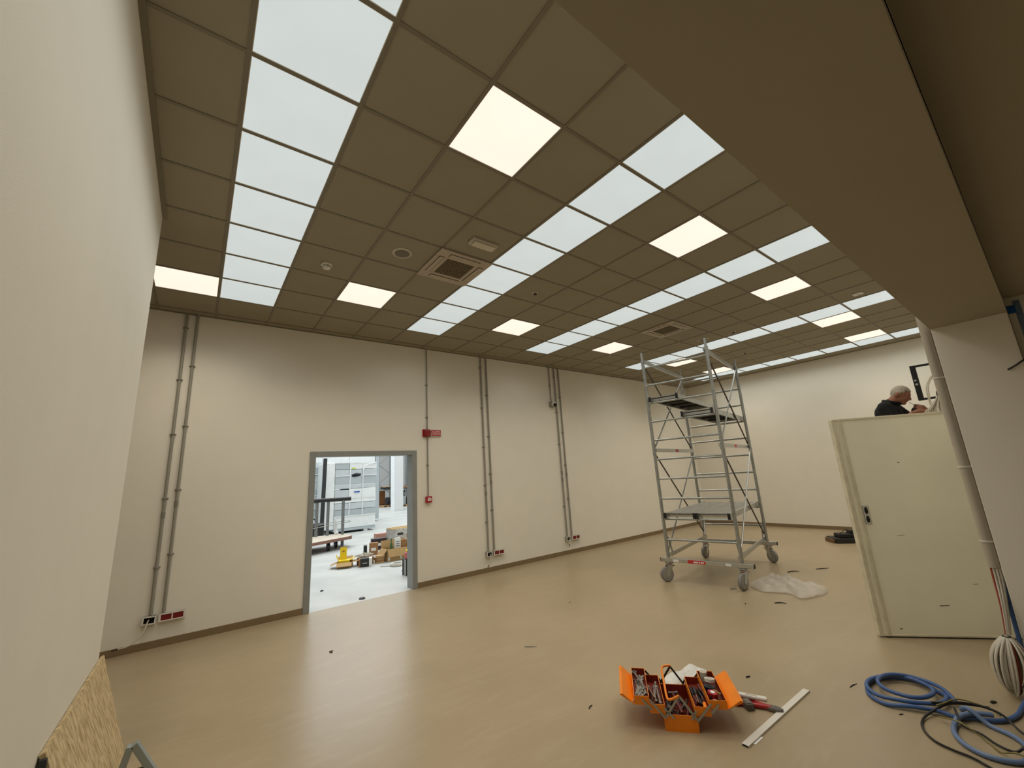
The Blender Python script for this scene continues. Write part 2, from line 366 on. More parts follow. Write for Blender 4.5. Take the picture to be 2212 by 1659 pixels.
WL = {(-1, 0): 'half hidden by the left wall', (2, 1): 'between the two leftmost strips, near the doorway wall', (2, 6): 'largest, between the two leftmost strips, far from doorway wall', (6, 1): 'between second and third strip, near the doorway wall', (6, 6): 'between second and third strip, far from doorway wall',
      (10, 1): 'between third and fourth strip, near the doorway wall', (10, 6): 'between third and fourth strip, toward the ceiling bulkhead', (14, 1): 'beside the fourth strip, above the scaffold tower', (14, 6): 'beside the fourth strip, toward the ceiling bulkhead',
      (17, 1): 'beside the farthest strip, above the scaffold tower', (17, 6): 'beside the farthest strip, toward the bulkhead'}
for (c, r), d in WL.items(): light_panel(c, r, WARMP, 'led_panel', 'bright warm ceiling light panel ' + d, 'warm ceiling light panels')

# ceiling fittings --------------------------------------------------
def cassette(c, r, label):
    t = thing('air_conditioner_cassette', label, 'air conditioner', ((c + .5) * G, -(r + .5) * G, CZ), 0, 'ceiling air conditioner cassettes')
    a = 0.315
    fr = MB()
    fr.box((-a, -a, -0.022), (a, -0.17, -0.006)).box((-a, 0.17, -0.022), (a, a, -0.006)).box((-a, -0.17, -0.022), (-0.17, 0.17, -0.006)).box((0.17, -0.17, -0.022), (a, 0.17, -0.006))
    fr.build('panel', ACP, t, 0, 0.004)
    MB().box((-0.172, -0.172, -0.010), (0.172, 0.172, -0.004)).build('filter', mat('air_unit_filter', (66, 54, 34), 0.9), t, 0)
    g = MB()
    for k in range(13):
        p = -0.162 + k * 0.027
        g.box((p - 0.0045, -0.17, -0.021), (p + 0.0045, 0.17, -0.014)); g.box((-0.17, p - 0.0045, -0.019), (0.17, p + 0.0045, -0.012))
    g.build('grille', mat('air_unit_grille', (118, 102, 74), 0.6, var=0.05), t, 0)
    for k in range(4):
        m = Matrix.Rotation(k * math.pi / 2, 4, 'Z')
        MB().box((-0.185, 0.212, -0.0232), (0.185, 0.272, -0.021), m).build('outlet', DARKH, t, 0)
        MB().box((-0.18, 0.219, -0.0285), (0.18, 0.267, -0.0228), m).build('louvre', ACP, t, 0, 0.002)
cassette(3, 3, 'square ceiling air conditioner beside the second strip, the nearer of two')
cassette(10, 3, 'square ceiling air conditioner beyond the third strip, the farther of two')
def disc(name, label, cat, x, y, prof, m, parts=()):
    t = thing(name, label, cat, (x, y, CZ))
    MB().lathe(prof, 28).build('body', m, t, 40)
    for nm, pr, mm in parts: MB().lathe(pr, 28).build(nm, mm, t, 40)
    return t
sd = disc('smoke_detector', 'small white domed smoke detector on tile beside leftmost strip', 'smoke detector', 0.897, -1.47, [(0.055, 0), (0.055, -0.018), (0.05, -0.022), (0.044, -0.024)], WHITEP, [('sensor_head', [(0.036, -0.024), (0.042, -0.036), (0.036, -0.05), (0.01, -0.056)], WHITEP)])
for k in range(8):
    a = k * math.pi / 4; MB().bar((0.037 * math.cos(a - .25), 0.037 * math.sin(a - .25), -0.031), (0.037 * math.cos(a + .25), 0.037 * math.sin(a + .25), -0.031), 0.012, 0.006).build('vent_slot', DARKH, sd, 0)
disc('loudspeaker', 'round grey ceiling loudspeaker beside the nearer air conditioner', 'loudspeaker', 1.487, -2.1, [(0.1, 0), (0.1, -0.008), (0.085, -0.012)], OFFW, [('grille', [(0.084, -0.011), (0.06, -0.015), (0.005, -0.017)], mat('speaker_grille', (112, 104, 90), 0.6, var=0.2, scale=200))])
disc('loudspeaker', 'round grey ceiling loudspeaker seen behind the top of the scaffold', 'loudspeaker', 7.523, -2.107, [(0.1, 0), (0.1, -0.008), (0.085, -0.012)], OFFW, [('grille', [(0.084, -0.011), (0.06, -0.015), (0.005, -0.017)], MATS['speaker_grille'])])
for x, y, l in ((3.327, -2.07, 'small motion sensor between second and third strip'), (7.573, -2.653, 'small dark motion sensor beside fourth strip, behind the scaffold'), (9.345, -2.074, 'tiny motion sensor between the fourth and farthest strip')):
    disc('motion_sensor', l, 'motion sensor', x, y, [(0.042, 0), (0.042, -0.014), (0.034, -0.02)], OFFW, [('lens', [(0.026, -0.019), (0.022, -0.034), (0.006, -0.04)], mat('dark_lens', (40, 24, 22), 0.3))])
t = thing('emergency_light', 'rectangular emergency light on tile above the nearer air conditioner', 'emergency light', (2.112, -2.69, CZ))
MB().box((-0.15, -0.06, -0.028), (0.15, 0.06, 0)).build('housing', OFFW, t, 0, 0.006)
MB().box((-0.125, -0.045, -0.045), (0.125, 0.045, -0.028)).build('lens', mat('frosted_lens', (200, 192, 172), 0.2, var=0.03), t, 0, 0.008)
MB().cyl((0.12, 0.05, -0.034), (0.12, 0.05, -0.028), 0.004, 8).build('indicator', emit('led_green', (0.9, 1, 0.8), 2.0), t)
t = thing('square_plate', 'small white square plate on ceiling tile before fourth strip near the bulkhead', 'plate', (7.584, -4.469, CZ))
MB().box((-0.06, -0.06, -0.012), (0.06, 0.06, 0)).build('cover', WHITEP, t, 0, 0.004); MB().cyl((0, 0, -0.016), (0, 0, -0.011), 0.012, 12).build('screw', ALU, t)

# ------------------------------------------------------------------ wall fittings
def conduit(x, z0, z1, r, label, clips, couplings=()):
    t = thing('conduit_pipe', label, 'conduit', (x, YA, 0), 0, 'grey conduit pipes on doorway wall')
    y = -r - 0.008
    MB().cyl((0, y, z0), (0, y, z1), r, 12).build('pipe', PVC, t, 40)
    for z in clips:
        MB().tube([(math.sin(a) * (r + 0.004), y - math.cos(a) * (r + 0.004), z) for a in [k * math.pi / 6 for k in range(-4, 5)]], 0.006, 6).box((-r - 0.016, -0.008, z - 0.008), (r + 0.016, 0, z + 0.008)).build('clip', PVCD, t)
    for z in couplings: MB().cyl((0, y, z - 0.035), (0, y, z + 0.035), r + 0.0035, 12).build('coupling', PVCD, t, 40)
conduit(-0.303, 0.36, CZ, 0.0165, 'grey conduit pipe nearest the left wall, above the open socket box', (3.776, 3.078, 2.383, 1.62, 0.849), (1.43,))
conduit(-0.192, 0.36, CZ, 0.0165, 'grey conduit pipe above the large red-covered plate at left', (3.268, 2.489, 1.715, 0.98), (1.55,))
conduit(3.105, 2.51, CZ, 0.0105, 'thin conduit pipe from ceiling down to the fire siren', (3.3, 2.72))
conduit(3.108, 1.38, 2.395, 0.0105, 'thin conduit pipe between fire siren and red call point', (1.9,))
conduit(4.262, 0.36, CZ, 0.0165, 'left pipe of the conduit pair right of the fire siren', (3.75, 2.95, 2.2, 1.5, 0.85), (1.35,))
conduit(4.388, 0.36, CZ, 0.0165, 'right pipe of the conduit pair right of the fire siren', (3.2, 2.4, 1.7, 1.05), (1.55,))
conduit(6.082, 3.19, CZ, 0.012, 'short thin conduit pipe from ceiling down to the wall camera', (3.55,))
conduit(6.227, 0.36, CZ, 0.0165, 'left long pipe of the conduit pair beside the wall camera', (3.75, 2.95, 2.25, 0.95), (1.5, 1.65))
conduit(6.36, 0.36, CZ, 0.0165, 'right long pipe of the conduit pair beside the wall camera', (3.3, 2.5, 1.8, 1.1), (1.6,))

def double_plate(x, label):
    t = thing('socket_plate', label, 'socket plate', (x, YA, 0.308), 0, 'red-covered double socket plates')
    MB().box((-0.12, -0.045, -0.04), (0.12, 0, 0.04)).build('back_box', PVC, t, 0, 0.003)
    f = MB(); f.box((-0.122, -0.054, -0.042), (0.122, -0.045, -0.03)).box((-0.122, -0.054, 0.03), (0.122, -0.045, 0.042)).box((-0.122, -0.054, -0.03), (-0.1, -0.045, 0.03)).box((0.1, -0.054, -0.03), (0.122, -0.045, 0.03)).box((-0.006, -0.054, -0.03), (0.006, -0.045, 0.03))
    f.build('plate_frame', WHITEP, t, 0, 0.002)
    for s in (-1, 1): MB().box((s * 0.053 - 0.046, -0.0495, -0.03), (s * 0.053 + 0.046, -0.045, 0.03)).build('red_cover', DRED, t, 0)
def open_box(x, label, tilt, wire, clabel):
    t = thing('socket_box', label, 'socket box', (x, YA, 0.305), 0, 'open socket boxes on doorway wall')
    b = MB(); b.box((-0.055, -0.05, -0.045), (-0.05, 0, 0.045)).box((0.05, -0.05, -0.045), (0.055, 0, 0.045)).box((-0.05, -0.05, -0.045), (0.05, 0, -0.04)).box((-0.05, -0.05, 0.04), (0.05, 0, 0.045)).box((-0.05, -0.006, -0.04), (0.05, 0, 0.04))
    b.build('back_box', PVC, t, 0)
    MB().box((-0.049, -0.02, -0.039), (0.049, -0.012, 0.039)).build('inside', DARKH, t, 0)
    m = Matrix.Translation((0, -0.058, 0)) @ Matrix.Rotation(tilt, 4, 'Y')
    f = MB(); f.box((-0.06, -0.004, -0.042), (0.06, 0.004, -0.03), m).box((-0.06, -0.004, 0.03), (0.06, 0.004, 0.042), m).box((-0.06, -0.004, -0.03), (-0.046, 0.004, 0.03), m).box((0.046, -0.004, -0.03), (0.06, 0.004, 0.03), m)
    f.build('plate_frame', WHITEP, t, 0)
    c = thing('loose_cable', clabel, 'cable', (x, YA, 0.305)); P = smooth_path(wire, 6)
    MB().tube(P, 0.006, 8).build('sheath', WHITEC, c, 60)
    d = (P[-1] - P[-2]).normalized(); MB().cyl(P[-1], P[-1] + d * 0.05, 0.008, 8).build('taped_end', BLACKC, c)
double_plate(-0.112, 'red-covered double socket plate near the left wall')
double_plate(4.478, 'red-covered double socket plate at foot of the middle conduit pair')
double_plate(6.458, 'red-covered double socket plate at foot of farthest conduit pair')
open_box(-0.312, 'open socket box with tilted frame near the left wall', 0.06, [(0.0, -0.02, 0), (-0.01, -0.07, -0.01), (-0.03, -0.10, -0.09), (-0.08, -0.11, -0.16), (-0.15, -0.11, -0.205), (-0.225, -0.10, -0.215)], 'white cable drooping from the open box nearest the left wall')
open_box(4.262, 'open socket box at foot of the middle conduit pair', 0, [(0.02, -0.02, 0), (0.01, -0.07, -0.02), (0.0, -0.085, -0.09), (-0.01, -0.08, -0.14), (-0.03, -0.075, -0.17)], 'short white cable hanging from the middle open socket box')
open_box(6.232, 'open socket box at foot of farthest conduit pair', 0, [(0.02, -0.02, 0), (0.01, -0.07, -0.02), (0.0, -0.08, -0.07), (-0.005, -0.075, -0.1)], 'short white cable hanging from the farthest open socket box')
# siren, sign, call point, camera
t = thing('fire_siren', 'dark red rounded fire alarm siren beside the fire alarm sign', 'siren', (3.095, YA, 2.45))
MB().box((-0.075, -0.02, -0.066), (0.07, 0, 0.066)).build('back_plate', REDP, t, 0, 0.008)
MB().box((-0.06, -0.075, -0.062), (0.06, -0.02, 0.062)).build('sounder', mat('siren_red', (132, 20, 24), 0.35, var=0.05), t, 0, 0.022)
MB().cyl((0.0, -0.078, -0.045), (0.0, -0.07, -0.045), 0.006, 8).build('indicator', WHITEP, t)
t = thing('alarm_sign', 'red rectangular sign with white words beside the siren', 'sign', (3.265, YA, 2.452))
MB().box((-0.1, -0.03, -0.058), (0.1, 0, 0.058)).build('back_box', WHITEP, t, 0, 0.004)
MB().box((-0.092, -0.033, -0.05), (0.092, -0.03, 0.05)).build('panel', mat('sign_red', (178, 30, 44), 0.4, var=0.03), t, 0)
text_mesh('lettering', 'ALLARME\nINCENDIO', 0.042, PAPERW, t, (0, -0.0335, 0.0), (math.pi / 2, 0, 0), sx=0.86)
t = thing('fire_call_point', 'small red square fire alarm call point right of the doorway', 'call point', (3.112, YA, 1.338))
MB().box((-0.052, -0.05, -0.05), (0.052, 0, 0.05)).build('housing', REDP, t, 0, 0.004)
MB().box((-0.03, -0.053, -0.02), (0.035, -0.05, 0.018)).build('window', PAPERW, t, 0)
MB().box((-0.02, -0.0545, -0.004), (0.024, -0.053, 0.003)).build('mark', BLACK, t, 0); MB().box((-0.012, -0.052, 0.028), (0.012, -0.05, 0.036)).build('arrow_mark', PAPERW, t, 0)
t = thing('security_camera', 'white turret camera with black lens on the doorway wall', 'camera', (6.08, YA, 3.12))
MB().box((-0.055, -0.05, -0.06), (0.055, 0, 0.06)).build('junction_box', PVC, t, 0, 0.006)
MB().ell((0.02, -0.085, 0.0), (0.058, 0.058, 0.058), 20, 14).build('dome', WHITEP, t, 60)
dv = Vector((-0.25, -0.85, -0.45)).normalized(); c0 = Vector((0.02, -0.085, 0))
MB().cyl(c0 + dv * 0.045, c0 + dv * 0.062, 0.04, 20).build('lens', BLACK, t)

# ------------------------------------------------------------------ right side: jamb conduit, cables
def cable(name, label, cat, pts, r, m, sub=6, n=8, group=None):
    o = MB().tube(smooth_path(pts, sub), r, n).build(name, m, None, 60); return tag(o, label, cat, group)
t = thing('jamb_conduit', 'thick grey plastic conduit running down the edge of the right wall', 'conduit', (4.6, YD + 0.036, 0))
MB().cyl((0, 0, 0.80), (0, 0, 4.2), 0.033, 20).build('pipe', mat('beige_pvc', (178, 170, 154), 0.4, var=0.02), t, 40)
for z in (2.2, 1.51, 0.98):
    MB().lathe([(0.034, z - 0.006), (0.037, z - 0.005), (0.037, z + 0.005), (0.034, z + 0.006)], 20).box((-0.012, -0.036, z - 0.006), (0.012, -0.03, z + 0.006)).build('cable_tie', WHITEP, t)
sk = thing('cable_skein', 'hanging skein of white and red cables tied below the thick conduit', 'cable', (4.5, -5.31, 0))
wires = []
for k in range(9):
    a = k * 0.7; q = [(0.1 + 0.02 * math.cos(a), -0.03 + 0.02 * math.sin(a), 0.84), (0.09 + 0.022 * math.cos(a), -0.03 + 0.022 * math.sin(a), 0.72), (0.04 + 0.016 * math.cos(a), -0.025 + 0.015 * math.sin(a), 0.55), (0.0 + 0.008 * math.cos(a), -0.01 + 0.01 * math.sin(a), 0.385)]
    MB().tube(smooth_path(q, 5), 0.006, 6).build('wire', WHITEC if k not in (2, 3) else REDC, sk, 60)
for k in range(26):
    a = math.pi * k / 26 + random.uniform(-.08, .08); wv = 0.092 + random.uniform(-0.03, 0.012); bot = 0.018 + random.uniform(0, 0.05); d = Vector((math.cos(a) * 0.6, math.sin(a), 0)).normalized()
    q = [Vector((0, 0, 0.37))]
    for (u, z) in ((0.45, 0.345), (0.9, 0.27), (1.0, 0.18), (0.8, 0.09), (0.35, bot + 0.004), (-0.35, bot), (-0.8, 0.095), (-1.0, 0.18), (-0.88, 0.27), (-0.45, 0.345)): q.append(d * (u * wv) + Vector((-0.02 * (1 - z / 0.37), 0.03 * (1 - z / 0.37), z)))
    MB().tube(smooth_path(q, 3, True), 0.0075, 6, closed=True).build('cable_loop', REDC if k in (3, 12) else WHITEC, sk, 60)
MB().torus((0, 0, 0.37), 0.018, 0.006, 'z', 14, 6).build('tie', BLACKC, sk)
# blue cable: down from the conduit, then across the floor in two coils
zb = 0.014
bl = [(4.62, -5.352, 0.84), (4.60, -5.358, 0.7), (4.56, -5.36, 0.45), (4.51, -5.36, 0.22), (4.42, -5.345, 0.07), (4.301, -5.31, zb), (4.134, -5.29, zb), (4.002, -5.23, zb), (3.93, -5.122, zb), (3.882, -5.064, zb), (3.871, -4.983, zb + .01), (3.814, -4.872, zb + .015), (3.773, -4.742, zb), (3.85, -4.64, zb), (4.028, -4.599, zb), (4.161, -4.635, zb), (4.257, -4.721, zb), (4.288, -4.836, zb), (4.2, -4.94, zb), (4.103, -4.998, zb + .02), (3.966, -4.988, zb + .025), (3.861, -4.90, zb + .03), (3.815, -4.80, zb + .03), (3.815, -4.70, zb + .024), (3.91, -4.62, zb + .024), (4.05, -4.615, zb + .024), (4.2, -4.69, zb + .022), (4.24, -4.79, zb + .024), (4.2, -4.888, zb + .024), (4.12, -4.934, zb + .03), (3.996, -4.942, zb + .045), (3.893, -4.903, zb + .05), (3.86, -4.826, zb + .05), (3.9, -4.72, zb + .045), (4.03, -4.66, zb + .04), (4.18, -4.70, zb + .04), (4.26, -4.82, zb + .03), (4.20, -4.96, zb + .03), (4.05, -5.05, zb + .02)]
cable('blue_cable', 'thick blue cable looped in an oval coil and rising along the right wall', 'cable', bl, 0.0125, BLUEC, 5, 10)
b2 = [(4.0, -5.21, zb + .025), (3.952, -5.143, zb + .025), (3.859, -5.082, zb + .02), (3.735, -5.067, zb), (3.631, -5.09, zb), (3.554, -5.141, zb), (3.519, -5.212, zb), (3.532, -5.283, zb), (3.584, -5.341, zb), (3.696, -5.366, zb), (3.796, -5.334, zb), (3.86, -5.281, zb), (3.902, -5.2, zb), (3.93, -5.12, zb + .05), (3.96, -5.08, zb + .02)]
cable('blue_cable', 'thick blue cable loop on the floor nearest the camera, bottom right', 'cable', b2, 0.0135, mat('blue_cable_pale', (104, 126, 162), 0.45, var=0.08), 5, 10)
z2 = 0.01
cable('black_cable', 'thin black cable in a wide loop around the pale blue loop', 'cable', [(4.12, -5.185, z2 + .02), (4.019, -5.09, z2 + .04), (3.941, -5.02, z2 + .04), (3.806, -4.95, z2 + .01), (3.701, -4.932, z2), (3.591, -4.956, z2), (3.502, -5.015, z2), (3.468, -5.093, z2), (3.456, -5.164, z2), (3.42, -5.226, z2), (3.36, -5.30, z2)], 0.0065, BLACKC, 6, 6)
cable('black_cable', 'thin black cable crossing over both blue coils at lower right', 'cable', [(3.88, -4.96, z2 + .05), (3.926, -5.01, z2 + .05), (4.005, -5.084, z2 + .05), (4.029, -5.176, z2 + .05), (3.986, -5.253, z2 + .05), (3.895, -5.314, z2 + .03), (3.82, -5.356, z2 + .03), (3.75, -5.40, z2)], 0.007, BLACKC, 6, 6)
cable('black_cable', 'thin black cable lying inside the pale blue loop', 'cable', [(3.882, -5.064, z2 + .06), (3.785, -5.10, z2 + .01), (3.77, -5.173, z2), (3.697, -5.241, z2), (3.678, -5.309, z2), (3.70, -5.355, z2 + .035), (3.74, -5.40, z2 + .01)], 0.006, BLACKC, 6, 6)
cable('earth_cable', 'thin yellow green earth wire tangled between the two blue coils', 'cable', [(3.86, -4.985, z2 + .05), (3.90, -5.01, z2 + .055), (4.017, -5.066, z2 + .06), (4.047, -5.151, z2 + .05), (4.119, -5.193, z2 + .01), (4.093, -5.23, z2)], 0.004, GREENY, 6, 6)
cable('earth_cable', 'yellow green earth wire running beside the black cable loop', 'cable', [(3.80, -5.0, z2 + .01), (3.72, -5.10, z2 + .05), (3.70, -5.20, z2 + .0), (3.62, -5.26, z2), (3.60, -5.33, z2 + .03), (3.58, -5.40, z2)], 0.004, GREENY, 6, 6)
cable('black_cable', 'short black cable stub poking out over the right wall', 'cable', [(XC - 0.004, -5.692, 2.178), (XC - 0.012, -5.735, 2.20), (XC - 0.01, -5.785, 2.233), (XC + 0.03, -5.86, 2.27)], 0.006, BLACKC, 5, 6)
# masking tape on the rear jamb
t = thing('masking_tape', 'blue masking tape strip on the jamb at right edge', 'tape', (4.65, -5.80, 2.62))
MB().box((-0.003, -0.018, -0.03), (0, 0.022, 0.03)).build('tape_patch', TAPE, t, 0)
MB().box((-0.0025, -0.045, -0.62), (0, -0.012, 0.06)).build('tape_strip', mat('blue_tape_faded', (110, 132, 160), 0.6, var=0.3, scale=25), t, 0)
MB().box((-0.0035, -0.05, -0.20), (0, -0.02, -0.185)).build('tape_patch', TAPE, t, 0)

# ------------------------------------------------------------------ the open door leaf
A = Vector((5.117, -4.454, 0)); B = Vector((5.89, -5.366, 0)); dl = (B - A); LW = dl.length; ang = math.atan2(dl.y, dl.x)
t = thing('metal_door_leaf', 'tall scuffed cream metal door leaf standing open at right', 'door', (A.x, A.y, 0.0), ang)
# local x along leaf, local -y faces the camera side
MB().box((0.0, 0, 0.012), (LW, 0.05, 2.0)).build('panel', DOORL, t, 0, 0.004)
MB().box((-0.012, -0.006, 0.012), (0.02, 0.056, 2.006)).build('edge_trim', DOORE, t, 0, 0.003)
MB().box((0.045, -0.012, 0.014), (0.07, 0.0, 1.985)).build('rebate_strip', DOORE, t, 0, 0.003)
MB().box((0.0, -0.006, 1.99), (LW, 0.056, 2.012)).build('top_rail', DOORE, t, 0, 0.003)
MB().box((0.0, -0.004, 0.012), (LW, 0.054, 0.028)).build('bottom_rail', DOORE, t, 0, 0.002)
MB().box((0.05, 0.004, 0.0), (LW - 0.02, 0.046, 0.013)).build('seal', BLACKC, t, 0)
h = MB().box((0.085, -0.008, 0.99), (0.135, 0, 1.16)).build('lock_plate', ALU, t, 0, 0.002)
MB().ell((0.11, -0.008, 1.115), (0.015, 0.006, 0.033), 14, 10).build('handle_recess', DARKH, h, 60)
MB().ell((0.11, -0.008, 1.035), (0.015, 0.006, 0.033), 14, 10).build('keyhole', DARKH, h, 60)
for (x, z, ww, hh) in ((0.55, 0.27, 0.075, 0.006), (0.17, 0.075, 0.02, 0.006), (0.48, 1.55, 0.014, 0.008), (0.83, 0.45, 0.04, 0.003), (0.35, 0.88, 0.06, 0.003)):
    MB().box((x - ww / 2, -0.0012, z - hh / 2), (x + ww / 2, 0, z + hh / 2), Matrix.Translation((x, 0, z)) @ Matrix.Rotation(random.uniform(-.06, .1), 4, 'Y') @ Matrix.Translation((-x, 0, -z))).build('scuff', DARKST, t, 0)
for z in (0.25, 1.0, 1.75): MB().cyl((LW + 0.0, 0.025, z - 0.05), (LW + 0.0, 0.025, z + 0.05), 0.01, 10).build('hinge', ALU, t)

# bracket and loose wires above the door
t = thing('steel_bracket', 'black square steel bracket frame projecting above the door leaf', 'bracket', (6.3, YD, 2.2))
MB().box((-0.02, 0.365, -0.01), (0.02, 0.41, 0.385)).build('upright', BLACKM, t, 0, 0.003)
MB().box((-0.012, 0.0, 0.362), (0.012, 0.40, 0.384)).build('arm', BLACKM, t, 0, 0.002)
MB().box((-0.012, 0.0, -0.008), (0.012, 0.40, 0.014)).build('arm', BLACKM, t, 0, 0.002)
MB().cyl((-0.026, 0.387, 0.17), (-0.018, 0.387, 0.17), 0.012, 8).build('bolt', ALU, t); MB().cyl((-0.026, 0.39, 0.215), (-0.018, 0.39, 0.215), 0.01, 8).build('bolt', ALU, t)
t = thing('hook_rod', 'small black hook end on wall above the bracket', 'hook', (6.3, YD, 2.66))
MB().cyl((0, 0, 0), (0, 0.19, 0.0), 0.008, 8).build('rod', BLACKM, t); MB().cyl((0, 0.185, 0.0), (0, 0.20, 0.03), 0.016, 8).build('tip', BLACKM, t)
wt = thing('wire_bundle', 'fan of loose white wires hanging above the door beside the man', 'cable', (6.1, YD, 2.2))
MB().tube([(0.0, 0.22, 0.045), (0, 0.225, 0.0)], 0.018, 8).build('black_tie', BLACKC, wt)
for k in range(14):
    a = random.uniform(-1, 1); y1 = 0.20 + 0.17 * k / 13
    q = [(0.0, 0.0, 0.10), (0.01 * a, 0.12, 0.11), (0.012 * a, 0.215 + 0.006 * a, 0.05), (0.015 * a, 0.222 + (y1 - 0.22) * 0.2, -0.03), (0.02 * a, 0.222 + (y1 - 0.22) * 0.6, -0.11), (0.03 * a, y1, -0.19), (0.03 * a, y1 + 0.01, -0.45), (0.04 * a, y1, -0.9)]
    MB().tube(smooth_path(q, 5), 0.0065, 6).build('wire', WHITEC, wt, 60)
for k in range(2):
    q = [(0.0, 0.0, 0.30 - 0.02 * k), (0, 0.19 + 0.012 * k, 0.24), (0, 0.275 + 0.014 * k, 0.13), (0, 0.295 + 0.012 * k, 0.0), (0, 0.30, -0.2), (0, 0.30, -0.6)]
    MB().tube(smooth_path(q, 5), 0.0055, 6).build('wire', WHITEC, wt, 60)

# ------------------------------------------------------------------ person on a step platform behind the door leaf
def remeshed(name, mb, voxel, m, parent, smooth_it=3):
    o = mb.build(name + '_src', m, None, 0)
    md = o.modifiers.new('r', 'REMESH'); md.mode = 'VOXEL'; md.voxel_size = voxel
    sm = o.modifiers.new('s', 'SMOOTH'); sm.iterations = smooth_it; sm.factor = 0.5
    dg = bpy.context.evaluated_depsgraph_get(); dg.update()
    me = bpy.data.meshes.new_from_object(o.evaluated_get(dg)); bpy.data.objects.remove(o)
    me.name = name; me.materials.clear(); me.materials.append(m)
    for p in me.polygons: p.use_smooth = True
    n = bpy.data.objects.new(name, me); COL.objects.link(n); n.parent = parent; return n
def limb(mb, pts, rs, n=12):
    P = smooth_path(pts, 5); k = (len(pts) - 1) / (len(P) - 1); R = []
    for i in range(len(P)):
        u = i * k; a = min(int(u), len(rs) - 2); R.append(rs[a] + (rs[a + 1] - rs[a]) * (u - a))
    mb.tube(P, R, n); mb.ell(P[0], (R[0],) * 3, 12, 8); mb.ell(P[-1], (R[-1],) * 3, 12, 8)
PX, PY = 6.42, -4.66          # feet centre
pz = 0.72
per = thing('person', 'grey-haired man in black polo shirt bending over wires behind the door', 'person', (PX, PY, pz))
def L(x, y, z): return Vector((x - PX, y - PY, z - pz))
# skeleton (world points), he faces -y
hip = L(6.42, -4.64, 1.60); chest = L(6.42, -4.675, 2.035); neck = L(6.42, -4.722, 2.205); head = L(6.41, -4.81, 2.298)
shr = L(6.24, -4.685, 2.15); shl = L(6.60, -4.70, 2.15)
elr = L(6.20, -4.79, 1.90); wrr = L(6.30, -4.885, 2.06); har = L(6.335, -4.945, 2.072)
ell_ = L(6.60, -4.87, 1.955); wrl = L(6.44, -4.915, 2.145); hal = L(6.40, -4.965, 2.115)
b = MB()
for q, r in (((hip + Vector((0, 0, -0.06))), (0.165, 0.115, 0.12)), (hip + Vector((0, 0, 0.12)), (0.15, 0.105, 0.19)), (chest + Vector((0, 0, -0.07)), (0.165, 0.12, 0.19)), (chest + Vector((0, 0, 0.06)), (0.17, 0.11, 0.12))): b.ell(q, r)
limb(b, [chest + Vector((0, 0, 0.05)), neck, head + Vector((0, 0.02, -0.03))], [0.09, 0.062, 0.06])
HT = Matrix.Translation(head) @ Matrix.Rotation(math.radians(30), 4, 'X') @ Matrix.Scale(0.86, 4)      # bowed head, local -y = face
def hp(x, y, z): return HT @ Vector((x, y, z))
b.ell((0, 0.0, 0.02), (0.076, 0.098, 0.098), 18, 12, HT)
b.ell((0, -0.03, -0.045), (0.06, 0.066, 0.07), 16, 10, HT)
b.ell((0, -0.068, -0.094), (0.036, 0.032, 0.028), 12, 8, HT)           # chin
b.tube([hp(0, -0.088, 0.018), hp(0, -0.116, -0.018), hp(0, -0.120, -0.03), hp(0, -0.098, -0.038)], [0.009, 0.012, 0.013, 0.010], 8); b.ell((0, -0.114, -0.03), (0.017, 0.013, 0.012), 10, 8, HT)
b.ell((0, -0.086, 0.03), (0.052, 0.02, 0.015), 12, 8, HT)             # brow
for s in (-1, 1):
    b.ell((s * 0.08, 0.014, -0.012), (0.014, 0.024, 0.036), 10, 8, HT)
    b.ell((s * 0.03, -0.078, -0.03), (0.02, 0.016, 0.018), 10, 8, HT)
b.ell((0, -0.096, -0.058), (0.024, 0.01, 0.008), 10, 8, HT)
def arm(sh, el, wr, ha, side):
    limb(b, [sh, el], [0.054, 0.042]); limb(b, [el, wr], [0.042, 0.027])
    d = (ha - wr).normalized(); pc = wr + d * 0.045
    up = Vector((0, 0, 1)); sx = d.cross(up).normalized(); up = sx.cross(d)
    limb(b, [wr, pc + d * 0.02], [0.027, 0.034])
    for i, ln in enumerate((0.066, 0.074, 0.07, 0.056)):
        o = pc + d * 0.035 + sx * ((i - 1.5) * 0.019)
        limb(b, [o, o + d * ln * 0.45 - up * 0.006, o + d * ln * 0.75 - up * 0.03, o + d * ln * 0.8 - up * 0.055], [0.0098, 0.0095, 0.009, 0.008], 8)
    o = pc - sx * side * 0.03
    limb(b, [o, o - sx * side * 0.018 + d * 0.03 - up * 0.012, o - sx * side * 0.008 + d * 0.058 - up * 0.034], [0.0125, 0.011, 0.0095], 8)
arm(shr, elr, wrr, har, 1); arm(shl, ell_, wrl, hal, -1)
for s in (-1, 1):
    limb(b, [hip + Vector((s * 0.09, 0, -0.06)), Vector((s * 0.10, -0.01, 0.46)), Vector((s * 0.10, 0.02, 0.085))], [0.088, 0.058, 0.042])
    limb(b, [Vector((s * 0.10, 0.03, 0.05)), Vector((s * 0.11, -0.15, 0.035))], [0.042, 0.034])
remeshed('body', b, 0.0075, SKIN, per, 4)
sh = MB()
for q, r in ((hip + Vector((0, 0, 0.02)), (0.175, 0.128, 0.12)), (hip + Vector((0, 0, 0.16)), (0.168, 0.125, 0.2)), (chest + Vector((0, 0, -0.07)), (0.188, 0.14, 0.2)), (chest + Vector((0, 0.005, 0.06)), (0.19, 0.128, 0.13))): sh.ell(q, r)
limb(sh, [chest + Vector((0, 0.01, 0.08)), neck + Vector((0, 0.012, -0.012))], [0.11, 0.078])
limb(sh, [shr, shr + (elr - shr) * 0.98, elr + (wrr - elr) * 0.3], [0.078, 0.062, 0.056]); limb(sh, [shl, shl + (ell_ - shl) * 0.98, ell_ + (wrl - ell_) * 0.75], [0.078, 0.062, 0.05])
